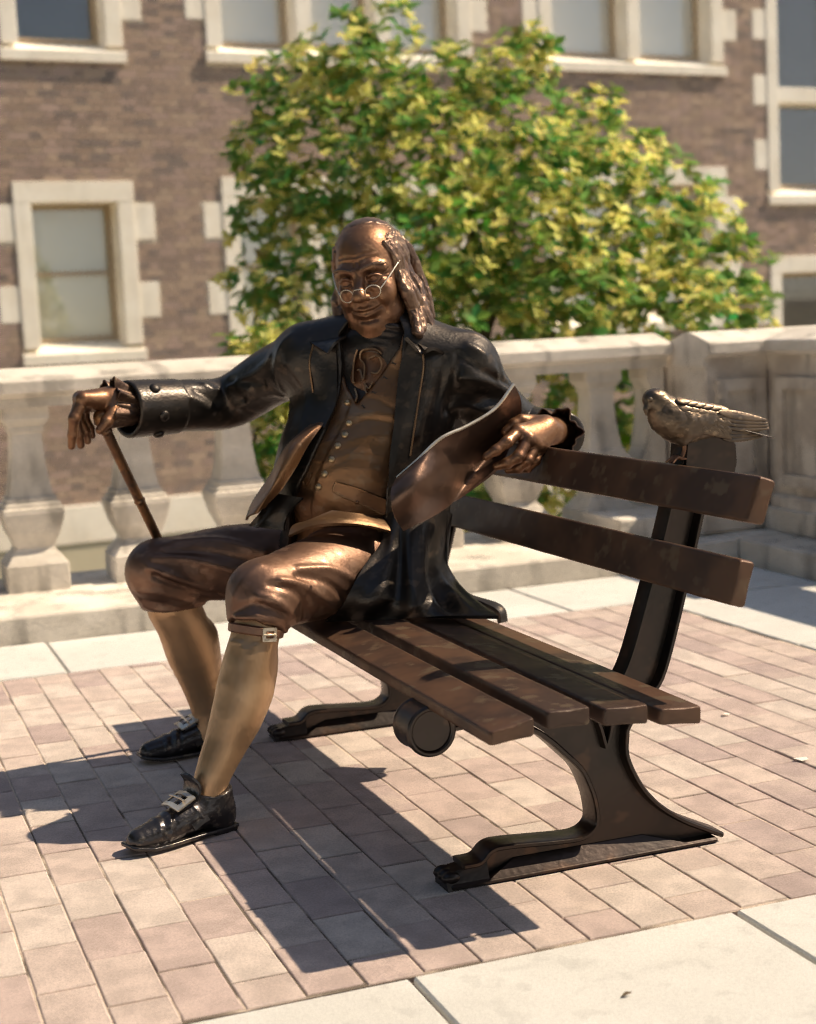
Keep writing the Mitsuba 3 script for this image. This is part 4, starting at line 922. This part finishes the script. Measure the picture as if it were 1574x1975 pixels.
JBW = [[(-3.41,1.131,1.016), (-3.4,1.1124,0.9886), (-3.4,1.1131,0.9567), (-3.4,1.1191,0.9516)], [(-3.4,1.2023,0.9992), (-3.4,1.1852,1.0108), (-3.4,1.1589,1.0145), (-3.4,1.1373,1.0098), (-3.4,1.1338,0.9922), (-3.4,1.1469,0.9797), (-3.4,1.1486,0.9641), (-3.4,1.1454,0.9525), (-3.4,1.135,0.9685), (-3.4,1.1239,0.9715)],
       [(-3.4,1.1652,0.9905), (-3.4,1.1844,0.9954), (-3.4,1.1954,0.9889), (-3.4,1.1996,0.972), (-3.4,1.1874,0.9572), (-3.4,1.1686,0.9606)], [(-3.4,1.1526,0.9449), (-3.4,1.1541,0.927), (-3.4,1.1587,0.9184)], [(-3.4,1.1197,0.9409), (-3.4,1.1286,0.9202), (-3.4,1.1253,0.9062)], [(-3.4,1.1752,0.9436), (-3.4,1.1644,0.9299), (-3.4,1.1548,0.9388)]]
ms = []
OUT = unit([.92, -.36, .16])
for c in JBW:
    q = [snap(tv, p, .012)[0] for p in c]; ms.append(edge_strip([a + OUT * .004 for a in q], OUT, .024, .0036, 40))
put('jabot', cat_(ms), 'bronze_lining', statue, smooth=40, label='ruffled jabot of curling lace in the waistcoat opening')

# waistcoat details
VB = [(-3.42,1.1068,0.9067), (-3.41,1.1154,0.8504), (-3.4,1.0984,0.8282), (-3.4,1.0793,0.8009), (-3.39,1.0545,0.7713), (-3.39,1.0302,0.7363), (-3.4,1.01,0.699)]
bt = trimesh.creation.icosphere(2, 1.0)
def button(name, fn, p, r, m, parent, flat=.45):
    q, n = snap(fn, p); z = unit(n); x = unit(np.cross(z, [.1, .2, 1])); y = np.cross(z, x)
    W = np.eye(4); W[:3, 0], W[:3, 1], W[:3, 2], W[:3, 3] = x * r, y * r, z * r * flat, q + z * r * .12
    put(name, bt.copy().apply_transform(W), m, parent, smooth=True)
for i, p in enumerate(VB): button('button', vest, p, .0085 if i > 1 else .0075, 'bronze_brass', statue, .55)
pk = put('pocket_flap', patch(vest, [[(-3.39,1.071,0.7115), (-3.38,1.1219,0.695), (-3.4,1.191,0.6693)], [(-3.39,1.0666,0.6999), (-3.38,1.1196,0.676), (-3.4,1.1875,0.6514)], [(-3.39,1.0636,0.6906), (-3.38,1.1202,0.6639), (-3.4,1.1841,0.637)]], .011, .008), 'bronze_vest', statue, smooth=40)
button('button', vest, (-3.38,1.1189,0.664), .008, 'bronze_vest', pk, 2.2)
put('edge', tube([snap(vest, p, .012)[0] for p in ((-3.39,1.071,0.7115), (-3.39,1.064,0.699), (-3.39,1.0647,0.6893), (-3.385,1.0898,0.6757), (-3.38,1.1201,0.6627), (-3.39,1.1544,0.6479), (-3.4,1.1841,0.637), (-3.4,1.191,0.6693))], .0032, 60, 6), 'bronze_lining', pk, smooth=60)
put('pocket_edge', tube([snap(vest, p, .003)[0] for p in ((-3.43,0.9618,0.7161), (-3.43,0.9709,0.7033), (-3.43,0.9835,0.7071), (-3.42,0.9932,0.731), (-3.42,0.9973,0.7379))], .0028, 20, 6), 'bronze_vest', statue, smooth=60)
for a, b in (((-3.41,1.2315,0.9773), (-3.41,1.2415,0.9731)), ((-3.41,1.207,0.9487), (-3.41,1.2168,0.941)), ((-3.41,1.1772,0.917), (-3.41,1.1871,0.9104)), ((-3.41,1.1492,0.89), (-3.41,1.1587,0.8798))):
    put('buttonhole', tube([snap(vest, a, .0012)[0], snap(vest, b, .0012)[0]], .0018, 6, 6), 'bronze_coat', statue, smooth=60)
# the two points of the waistcoat skirt lying on the thighs
put('waistcoat_skirt', sheet([[(-3.39,1.0599,0.6478), (-3.37,1.1153,0.6365), (-3.4,1.1907,0.617)], [(-3.39,1.0092,0.632), (-3.355,1.0975,0.6324), (-3.38,1.1933,0.6066)], [(-3.4,0.9695,0.6202), (-3.345,1.0692,0.6312), (-3.365,1.19,0.5989)], [(-3.385,0.9529,0.5996), (-3.335,1.0534,0.6266), (-3.355,1.186,0.5907)]], .007, (20, 30), lambda U, V: .004 * np.sin(V * 9) * U), 'bronze_lining', statue, smooth=40)
put('waistcoat_skirt', sheet([[(-3.42,1.0025,0.68), (-3.45,0.9744,0.6857), (-3.49,0.9549,0.6899)], [(-3.43,0.9728,0.6516), (-3.47,0.9468,0.65), (-3.52,0.9292,0.6466)], [(-3.44,0.9591,0.6241), (-3.49,0.9321,0.6237), (-3.55,0.9143,0.6215)], [(-3.44,0.9544,0.6077), (-3.5,0.9214,0.609), (-3.57,0.9086,0.6076)]], .006, (20, 24), lambda U, V: .006 * np.sin(V * 8 + 1) * U), 'bronze_coat', statue, smooth=40)

# coat: collar, lapels, skirts
put('lapel', patch(coat_body, [[(-3.38,1.2691,1.0279), (-3.37,1.279,1.0214), (-3.36,1.2935,1.0052)], [(-3.36,1.2398,0.9761), (-3.35,1.2652,0.9748), (-3.34,1.289,0.9676)], [(-3.35,1.2211,0.9063), (-3.34,1.2489,0.9049), (-3.33,1.2765,0.8975)], [(-3.35,1.2073,0.8361), (-3.33,1.2315,0.8353), (-3.33,1.2653,0.827)], [(-3.35,1.1972,0.7654), (-3.34,1.2188,0.7644), (-3.34,1.2505,0.762)], [(-3.36,1.1907,0.6933), (-3.35,1.2061,0.6929), (-3.35,1.2276,0.6911)]], .007, .006, (40, 14)), 'bronze_coat', statue, smooth=40)
put('lapel', patch(coat_body, [[(-3.45,1.1004,1.0211), (-3.47,1.0841,1.022), (-3.5,1.0699,1.03)], [(-3.44,1.0944,0.9715), (-3.45,1.0666,0.9789), (-3.48,1.0449,0.9857)], [(-3.42,1.0747,0.9135), (-3.44,1.0489,0.9205), (-3.47,1.0284,0.927)], [(-3.42,1.0461,0.8499), (-3.44,1.0252,0.8564), (-3.47,1.0124,0.868)]], .007, .006, (34, 14)), 'bronze_coat', statue, smooth=40)
put('collar', sheet([[(-3.48,1.1468,1.0429), (-3.55,1.1472,1.0532), (-3.62,1.2236,1.0652), (-3.62,1.3173,1.0583), (-3.54,1.3412,1.0512), (-3.42,1.2767,1.0337)], [(-3.455,1.1099,1.0278), (-3.56,1.1137,1.0451), (-3.66,1.2232,1.0582), (-3.66,1.3591,1.0517), (-3.54,1.3783,1.0419), (-3.395,1.2921,1.016)], [(-3.45,1.0894,1.005), (-3.55,1.0768,1.0383), (-3.7,1.2084,1.0388), (-3.7,1.4007,1.0293), (-3.5,1.4011,1.0057), (-3.36,1.2933,1.0016)]], .006, (16, 60)), 'bronze_coat', statue, smooth=40)
sn = lambda p, o=.006: snap(coat_body, p, o)[0]
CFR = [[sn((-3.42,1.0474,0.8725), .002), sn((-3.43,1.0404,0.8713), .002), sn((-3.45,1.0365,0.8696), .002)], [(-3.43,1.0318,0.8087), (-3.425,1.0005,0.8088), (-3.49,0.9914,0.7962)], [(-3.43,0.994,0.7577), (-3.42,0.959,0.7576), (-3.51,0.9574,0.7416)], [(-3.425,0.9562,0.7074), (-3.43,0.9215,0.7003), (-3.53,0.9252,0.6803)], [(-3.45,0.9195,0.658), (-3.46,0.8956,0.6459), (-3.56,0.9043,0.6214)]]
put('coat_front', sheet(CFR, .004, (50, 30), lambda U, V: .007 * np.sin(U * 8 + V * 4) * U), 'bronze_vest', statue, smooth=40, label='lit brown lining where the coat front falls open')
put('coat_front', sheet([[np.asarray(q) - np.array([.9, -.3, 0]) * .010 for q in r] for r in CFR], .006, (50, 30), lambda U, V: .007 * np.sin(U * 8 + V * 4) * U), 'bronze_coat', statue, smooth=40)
def edge_trim(fn, pts, off=.010, r=.0024): put('coat_edge', tube([snap(fn, p, off)[0] for p in pts], r, 50, 6), 'bronze_lining', statue, smooth=60)  # brighter bronze: lit lines along the polished lapel edges, put into the colour
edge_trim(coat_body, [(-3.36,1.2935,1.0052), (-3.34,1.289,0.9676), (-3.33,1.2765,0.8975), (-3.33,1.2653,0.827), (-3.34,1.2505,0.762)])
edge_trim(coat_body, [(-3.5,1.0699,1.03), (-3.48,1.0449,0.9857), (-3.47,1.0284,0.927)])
put('coat_skirt', sheet([[(-3.4,1.1917,0.6352), (-3.36,1.2129,0.6312), (-3.345,1.2456,0.6298), (-3.37,1.3004,0.6285), (-3.46,1.3778,0.6379)], [(-3.36,1.1688,0.5688), (-3.325,1.1937,0.5585), (-3.31,1.2308,0.5507), (-3.35,1.2923,0.5459), (-3.46,1.3628,0.5511)], [(-3.315,1.1024,0.515), (-3.285,1.1721,0.5), (-3.27,1.2162,0.488), (-3.33,1.2816,0.4885), (-3.45,1.348,0.4969)], [(-3.3,1.0545,0.4568), (-3.255,1.1522,0.4471), (-3.25,1.2248,0.4375), (-3.3,1.3019,0.4359), (-3.42,1.3706,0.4381)], [(-3.3533,1.0192,0.402), (-3.2891,1.1372,0.404), (-3.2218,1.2312,0.408), (-3.1581,1.3057,0.41), (-3.1268,1.3511,0.41)]], .008, (60, 70), lambda U, V: (.014 * np.sin(V * 15 + 1.2 * U) + .006 * np.sin(V * 31 + 2 + U)) * np.clip(U * 1.6, 0, 1) * np.clip((1 - U) * 5, 0, 1)), 'bronze_coat', statue, smooth=40, label='black coat skirt draped in folds over the seat')
put('coat_skirt', sheet([[(-3.44,1.3606,0.6163), (-3.52,1.405,0.5852), (-3.62,1.4155,0.5476)], [(-3.42,1.3428,0.5263), (-3.5,1.3787,0.4938), (-3.6,1.3965,0.4662)], [(-3.41,1.3411,0.4652), (-3.47,1.3749,0.4407), (-3.56,1.385,0.4138)], [(-3.37,1.3691,0.4181), (-3.43,1.4068,0.4024), (-3.5,1.4149,0.3909)], [(-3.33,1.4304,0.3852), (-3.38,1.4616,0.3788), (-3.44,1.4713,0.3734)], [(-3.33,1.4464,0.3535), (-3.37,1.4692,0.3442), (-3.42,1.4745,0.3352)]], .008, (50, 30), lambda U, V: .006 * np.sin(V * 10 + U * 4)), 'bronze_coat', statue, smooth=40)
for p, r in (((-3.7,0.7415,0.9549), .0135), ((-3.7,0.7522,0.8737), .0135), ((-3.74,0.7443,0.8223), .0135)): button('cuff_button', coat, p, r, 'bronze_coat', statue, .55)
def ruffle(c, axis, r0, r1, length, waves, amp, m, n=90, ph=0.0):
    axis = unit(axis); a = unit(np.cross(axis, [.2, .1, 1])); b = np.cross(axis, a); rows = []
    for t in np.linspace(0, 1, 6):
        ang = np.linspace(0, 2 * np.pi, n); w = np.sin(ang * waves + ph) + .5 * np.sin(ang * (waves * 2 + 1) + 2 + ph)
        r = r0 + (r1 - r0) * t + amp * w * t
        rows.append(np.asarray(c) + axis * (length * t + .3 * amp * w[:, None] * t) + r[:, None] * (np.cos(ang)[:, None] * a + np.sin(ang)[:, None] * b))
    return cat_([sheet(rows, .0025, (10, n * 2)), tube(rows[-1], .0019, n * 2, 6)])
put('cuff_ruffle', ruffle((-3.745,0.6874,0.8949), np.array((-3.72,0.6126,0.9167)) - (-3.745,0.6874,0.8949), .042, .052, .072, 7, .010, 0), 'bronze_hair', statue, smooth=50, label='pleated cuff ruffle at the wrist above the cane')
put('cuff_ruffle', ruffle((-3.42,1.6571,0.7802), np.array((-3.29,1.5808,0.7936)) - (-3.42,1.6571,0.7802), .036, .058, .125, 6, .008, 0), 'bronze_hair', statue, smooth=50, label='curling cuff ruffle at the wrist on the back slat')
# ---------------------------------------------------------------- cane, newspaper, pigeon
cn = thing('walking_cane', 'brown bamboo walking cane held upright beside the farther knee', 'cane')
CT, CB = np.array((-3.705,0.6019,0.8713)), np.array((-4.02,0.9859,0.0025)); CB = CT + (CB - CT) * (CT[2] / (CT[2] - CB[2]))
ln = lambda t: CT + (CB - CT) * t
put('shaft', tube([ln(t) for t in np.linspace(0, 1, 40)], np.interp(np.linspace(0, 1, 40), [0, 1], [.0125, .0105]), 40, 14, False), 'bronze_cane', cn, smooth=50)
for t in (.03, .235, .40, .62, .82): put('joint', tube([ln(t - .006), ln(t - .002), ln(t + .002), ln(t + .006)], [.0122, .0145, .0140, .0118], 8, 14, False), 'bronze_cane', cn, smooth=50)
def knob(p): return smin(ell(p, CT + np.array([.0, .0, .012]), (.019, .019, .016)), cap(p, CT, ln(.02), .016, .013), .01)
put('handle', nets(knob, CT - .05, CT + .05, .003), 'bronze_cane', cn, smooth=True)
NG = [[(-3.215,1.45,0.918), (-3.265,1.4867,0.8803), (-3.3,1.501,0.8422), (-3.29,1.4773,0.7961), (-3.24,1.4209,0.7342)],
      [(-3.205,1.3974,0.8669), (-3.275,1.4433,0.8292), (-3.325,1.4637,0.7892), (-3.31,1.4382,0.7496), (-3.25,1.388,0.7076)],
      [(-3.195,1.3287,0.8349), (-3.255,1.365,0.8001), (-3.295,1.3798,0.7551), (-3.29,1.3629,0.7148), (-3.255,1.3309,0.6727)],
      [(-3.185,1.2553,0.8107), (-3.2,1.266,0.7814), (-3.205,1.2685,0.7405), (-3.215,1.2655,0.6993), (-3.255,1.2684,0.6391)],
      [(-3.185,1.198,0.7669), (-3.16,1.1853,0.7504), (-3.145,1.1803,0.7179), (-3.165,1.1894,0.6756), (-3.235,1.211,0.6228)],
      [(-3.205,1.1562,0.7299), (-3.175,1.132,0.7081), (-3.16,1.124,0.6818), (-3.175,1.136,0.6474), (-3.225,1.1708,0.6112)]]
nt = thing('newspaper', 'folded bronze newspaper sheet curling from the hand on the back slat', 'newspaper')
scene[nt] = {**mikit.ply(sheet(NG, .006, (60, 50)), 'bronze_paper', smooth=40)}
put('edge', tube([np.array(r[0]) + [0, 0, .001] for r in NG], .0042, 60, 8), 'bronze_bright', nt, smooth=60)  # bright metal tube paints the sun caught along the upper rim
pg = thing('pigeon', 'bronze pigeon perched on the top back slat with its tail to the right', 'pigeon')
BA = [(-2.66,1.5263,0.8662), (-2.66,1.5779,0.8546), (-2.66,1.6418,0.8401)]
def bird(p):
    d = chain(p, [(-2.66,1.5228,0.8644), (-2.66,1.5534,0.8492), (-2.66,1.601,0.849), (-2.66,1.6596,0.8419)], (.036, .043, .038, .022), 10)
    d = smin(d, chain(p, [(-2.66,1.5065,0.8896), (-2.66,1.5241,0.8664)], (.022, .030)), .02)
    d = smin(d, ell(p, (-2.66,1.4943,0.8985), (.021, .0215, .021)), .012)
    d = smin(d, chain(p, [(-2.655,1.4799,0.8925), (-2.653,1.4727,0.8801), (-2.652,1.473,0.8701)], (.007, .005, .0018)), .004)
    e = np.minimum(np.linalg.norm(p - np.array((-2.642,1.4763,0.9001), f32), axis=1), np.linalg.norm(p - np.array((-2.682,1.4986,0.8975), f32), axis=1)) - .0042
    d = smin(d, chain(p, [(-2.645,1.5567,0.8295), (-2.642,1.5464,0.8152)], (.014, .009)), .01); d = smin(d, chain(p, [(-2.68,1.6006,0.8215), (-2.682,1.6049,0.8067)], (.014, .009)), .01)
    d = np.minimum(d, e)
    q = p * f32(70)
    return d - .0016 * (np.abs(meshkit.noise(q, 5).astype(f32) - .5) * 2)
lo, hi = box_of(BA + [(-2.66,1.4763,0.8696), (-2.66,1.4943,0.8985), (-2.66,1.6651,0.8262)], .06)
bronze('bronze_pigeon', (.14, .10, .068), (.085, .063, .047), (.235, .175, .12), (.32, .5), 30, (200, .0008))
put('body', nets(bird, lo, hi, .0024), 'bronze_pigeon', pg, smooth=True)
fe = trimesh.creation.icosphere(2, 1.0)
def feather(c, d, n, L, w, th=.0022):
    d = unit(d); n = unit(np.asarray(n) - d * (np.asarray(n) @ d)); s = np.cross(n, d)
    v = np.array(fe.vertices); wv = w * np.clip(1.05 - .35 * v[:, 0], .3, 1.2)
    v = np.asarray(c) + v[:, :1] * L / 2 * d + (v[:, 1] * wv / 2)[:, None] * s + v[:, 2:] * th * n - (v[:, 1:2] * w / 2)**2 * 9 * n
    return trimesh.Trimesh(v, fe.faces, process=False)
AX = unit(np.array((-2.66,1.749,0.8327)) - (-2.66,1.5265,0.8712)); SD = np.array([1.0, 0, 0]); UPB = np.cross(AX, -SD); UPB = UPB if UPB[2] > 0 else -UPB
O = np.array((-2.66,1.5265,0.8712))
for sd in (1, -1):
    ms = []
    k = np.array([sd, 0, 0])
    def wp(a, b, lift): return O + AX * a + UPB * b + k * lift
    body = [wp(.02, .004, .030), wp(.05, .0, .035), wp(.10, -.004, .034), wp(.15, -.012, .022)]
    for r in range(6):                                            # covert rows, then the long flight feathers
        for j in range(5):
            a = .012 + r * .017 + j * .003; b = .026 - j * .0125 - r * .0012
            n = unit(k * (1 - abs(b) * 6) + UPB * (b * 26 + .25))
            ms.append(feather(wp(a, b, .0325 - .35 * max(b, 0) * .9 + .0016 * (6 - r) * .5 - .06 * max(a - .07, 0)), AX + UPB * (-.12 - .05 * j) + n * .15, n, .031 + .002 * r, .0175, .0018))
    for j in range(7):
        ms.append(feather(wp(.152 + .005 * j - .02 * (j > 3), .010 - .0068 * j, .026 - .0015 * j), AX * 1 + UPB * (.02 + .028 * (j - 2)) - k * .14, k + UPB * .35, .128 - .004 * j, .017, .002))
    put('wing', cat_(ms), 'bronze_pigeon', pg, smooth=60)
put('tail', cat_([feather(wp(.178, -.016 - .001 * abs(i), 0) + SD * i * .006 - k * 0, AX + SD * i * .05 - UPB * .12, UPB, .105, .02, .0022) for i in range(-3, 4)]), 'bronze_coat', pg, smooth=60)
for i, (a, b, u) in enumerate((((-2.642,1.5476,0.8152), (-2.642,1.5408,0.7813), -2.642), ((-2.682,1.6049,0.8067), (-2.682,1.6087,0.7755), -2.682))):
    b = np.array(b)
    put('leg', cat_([tube([a, (np.array(a) + b) / 2 + [0, .004, 0], b], .0042, 10, 8)] + [tube([b, b + np.array([dx * .5, -.012, .004]), b + np.array([dx, -.026, -.006])], (.0042, .0036, .002), 8, 6) for dx in (-.014, 0, .014)] + [tube([b, b + np.array([0, .014, -.001])], (.004, .002), 6, 6, False)]), 'bronze_skin', pg, smooth=60)
# ---------------------------------------------------------------- trees and shrubs
scene['leaf'] = {'type': 'principledthin', 'base_color': {'type': 'mesh_attribute', 'name': 'vertex_color'}, 'roughness': .45, 'diff_trans': 1.0, 'spec_trans': 0.0, 'eta': 1.4}
mat('bark', (.13, .10, .075), .9)
def crown(blobs, n, leaf, seed, yellow=.46, up=.55):
    """Leaf rosettes spread through the blobs, denser towards their skin; young yellow leaves at the shoot tips."""
    r = np.random.default_rng(seed)
    c = np.array([b[:3] for b in blobs]); R = np.array([b[3] for b in blobs]); w = R**2.2; w /= w.sum()
    k = r.choice(len(R), n, p=w)
    d = r.normal(size=(n, 3)); d /= np.linalg.norm(d, axis=1, keepdims=True)
    rad = R[k] * (1.06 - .6 * r.random(n)**1.7)
    o = c[k] + d * rad[:, None] * np.array([1, 1, .92])
    V, F, C = [], [], []
    base = np.array([(0, 0), (.30, .36), (.62, .44), (1, 0), (.62, -.44), (.30, -.36)]) * [1, .62]
    fan = np.array([(0, 1, 2), (0, 2, 3), (0, 3, 4), (0, 4, 5)])
    m = 7
    tip = r.random(n) < yellow
    ax = d * (1 - up) + np.array([0, 0, up]) + r.normal(size=(n, 3)) * .25; ax /= np.linalg.norm(ax, axis=1, keepdims=True)
    for j in range(m):
        a = np.cross(ax, [.3, .5, .2]); a /= np.linalg.norm(a, axis=1, keepdims=True); b = np.cross(ax, a)
        th = 2 * np.pi * (j + r.random(n) * .6) / m; lift = .15 + .5 * r.random(n)
        t = np.cos(th)[:, None] * a + np.sin(th)[:, None] * b + ax * lift[:, None]; t /= np.linalg.norm(t, axis=1, keepdims=True)
        s = np.cross(ax, t); s /= np.linalg.norm(s, axis=1, keepdims=True); q = np.cross(t, s)
        L = leaf * (.55 + .95 * r.random(n)) * np.where(tip, .8, 1.0)
        bend = np.array([0, .05, .02, -.12, .02, .05])
        v = o[:, None] + (base[None, :, :1] * L[:, None, None]) * t[:, None] + (base[None, :, 1:] * L[:, None, None]) * s[:, None] + (bend[None, :, None] * L[:, None, None]) * q[:, None] + ax[:, None] * .012 * (j % 3)
        V.append(v.reshape(-1, 3)); F.append((fan[None] + 6 * np.arange(n)[:, None, None]).reshape(-1, 3) + 6 * n * j)
        g = np.where(tip[:, None], np.array([.84, .78, .27]), np.array([.19, .32, .085])) * (.7 + .6 * r.random((n, 1))) + r.normal(size=(n, 3)) * [.05, .04, .02]
        C.append(np.repeat(np.clip(g, .01, .9), 6, 0))
    return trimesh.Trimesh(np.vstack(V), np.vstack(F), process=False), np.vstack(C)
def limb(a, b, r0, r1, seed, n=7):
    r = np.random.default_rng(seed); a, b = np.asarray(a, float), np.asarray(b, float)
    p = [a + (b - a) * t + r.normal(size=3) * .06 * np.linalg.norm(b - a) * (0 < t < 1) for t in np.linspace(0, 1, n)]
    return tube(p, np.linspace(r0, r1, 5), 24, 8)
TB = [(*(-9.0925,3.3357,2.8046), .20), (*(-8.9913,2.9648,2.6309), .24), (*(-9.1839,2.6567,2.4189), .24), (*(-8.9029,3.1151,2.3792), .34), (*(-8.9383,3.6273,2.4468), .28), (*(-8.8797,4.1206,2.5638), .22), (*(-8.8494,4.2515,2.6987), .13), (*(-8.7088,3.8936,2.2623), .36), (*(-9.2818,2.5672,2.0967), .23), (*(-8.7551,2.7889,1.9765), .38),
      (*(-8.4711,3.2567,1.9406), .42), (*(-8.3716,3.7924,1.8648), .42), (*(-8.7901,4.5188,2.1793), .28), (*(-8.3831,4.3322,1.8283), .36), (*(-8.6626,4.8036,2.0055), .2), (*(-8.3888,4.8543,1.6979), .28), (*(-9.0452,2.4775,1.6804), .19), (*(-8.732,2.6933,1.534), .36), (*(-8.1846,3.2781,1.4549), .46), (*(-8.0707,3.8612,1.4019), .46),
      (*(-8.158,4.5054,1.4166), .38), (*(-8.2828,5.0719,1.4997), .24), (*(-8.2034,5.1962,1.244), .22), (*(-8.8314,2.3333,1.2842), .17), (*(-8.5416,2.4903,1.152), .28), (*(-8.0011,3.339,1.0464), .4), (*(-7.8914,3.9196,1.018), .42), (*(-7.8919,4.5137,1.0496), .38), (*(-8.0141,5.0341,0.9839), .26), (*(-8.0649,3.8545,0.5233), .38), (*(-7.9953,4.3155,0.4656), .34), (*(-8.1249,3.8329,0.1028), .32), (*(-8.0591,4.3031,0.1001), .3), (*(-8.1532,3.4526,0.0721), .3)]
tr = thing('tree', 'bushy tree with yellow green leaves in front of the brick building', 'tree')
m, col = crown(TB, 3500, .068, 5)
crown_dict = mikit.ply(m, 'leaf', color=col)
put('crown', crown_dict, 'leaf', tr, kind='stuff')
fork = np.array((-8.4353,3.4675,0.6259)); foot = np.array([fork[0], fork[1], -2.42])
put('trunk', limb(foot, fork, .085, .06, 1), 'bark', tr, smooth=60)
for i, q in enumerate(((-8.9681,2.7909,1.9691), (-8.975,3.2041,2.3597), (-8.5978,3.4998,1.9513), (-8.6841,3.9487,2.2287), (-8.4634,4.4083,1.835), (-8.2831,4.7492,1.4166), (-8.7475,2.5575,1.2725), (-8.0994,3.9595,1.0783), (-8.1504,5.017,1.1562))):
    put('limb', limb(fork - [0, 0, .1 * (i % 3)], q, .035, .010, 20 + i), 'bark', tr, smooth=60)
SB = [(*(-7.4392,1.9222,0.977), .10), (*(-7.3765,2.103,1.0055), .12), (*(-7.3191,2.2254,0.911), .12), (*(-7.3726,2.0205,0.7453), .16), (*(-7.3877,2.2298,0.6294), .18), (*(-7.3566,1.9745,0.4957), .13), (*(-7.382,2.1286,0.3029), .18), (*(-7.3116,2.2896,0.218), .16)]
sh = thing('shrub', 'low shrub with pale young leaves showing above the balustrade rail behind his shoulder', 'shrub')
m2, c2 = crown(SB, 420, .06, 9, .55)
put('foliage', mikit.ply(m2, 'leaf', color=c2), 'leaf', sh, kind='stuff')
sf = np.array((-7.3909,2.1046,0.3041))
for i, q in enumerate(((-7.3726,2.0205,0.7453), (-7.3877,2.2298,0.6294), (-7.3728,2.0997,0.9678))): put('stem', limb([sf[0] + .04 * i, sf[1] + .05 * i, -2.42], q, .018, .006, 50 + i), 'bark', sh, smooth=60)
# trees across the terrace, out of the picture: the dark things that the bronze and the panes mirror
big, cb = crown([(x, y, z, .9) for x, y, z in ((0, 0, 4.6), (1.1, .3, 3.8), (-1.1, -.2, 3.9), (.2, 1.1, 3.6), (-.1, -1.1, 3.7), (.7, -.6, 5.2), (-.6, .6, 5.4), (0, 0, 2.9), (1.5, -.6, 2.9), (-1.4, .7, 2.8), (.5, 1.5, 2.6), (-.5, -1.5, 2.6))], 2600, .20, 31, .08); cb = cb * .4
bigd = mikit.ply(big, 'leaf', color=cb); tk = mikit.ply(limb((0, 0, -.1), (0, 0, 4.2), .16, .07, 77), 'bark', smooth=60)
for i, (x, y, s) in enumerate(((7.5, -4.5, 1.35), (8.0, .5, 1.5), (7.6, 4.6, 1.3), (2.5, -8.6, 1.4), (-2.6, -8.2, 1.3), (-7.0, -8.8, 1.45), (-11.0, -6.5, 1.2))):
    t = thing('shade_tree', 'dark leafy tree standing across the terrace beyond the edge of the picture', 'tree', 'trees across the terrace outside the picture')
    W = T().translate([x, y, -.05]).rotate([0, 0, 1], 67 * i).scale(s)
    put('trunk', tk, 'bark', t, world=W); put('crown', bigd, 'leaf', t, world=W, kind='stuff')
# ---------------------------------------------------------------- small litter
mat('leaf_litter', (.12, .085, .05), .8); mat('scrap_paper', (.75, .72, .64), .8)
lp = np.array((-2.089,1.0937,0.004)); lt = thing('dry_leaf', 'small dark dry leaf lying on the near concrete walk', 'leaf')
scene[lt] = {**mikit.ply(sheet([[lp + np.array([a * .0035, b * .009 * (1 - .0), .001 + .003 * a * a + .002 * b]) * [1 - .8 * abs(b)**2 if False else 1, 1, 1] for a in (-1 + .8 * b * b, 0, 1 - .8 * b * b)] for b in (-1, -.5, 0, .5, 1)], .001, (14, 10)), 'leaf_litter', smooth=40)}
for i, q in enumerate(((-3.4735,2.1387,0.006), (-3.0294,2.0714,0.006))):
    q = np.array(q); l2 = thing('paper_scrap', ('pale scrap lying on the bricks just behind the seat end', 'pale scrap lying on the bricks near the right edge of the picture')[i], 'scrap')
    scene[l2] = {**mikit.ply(hull(q + np.random.default_rng(i).normal(size=(14, 3)) * [.006, .009, .002]), 'scrap_paper')}
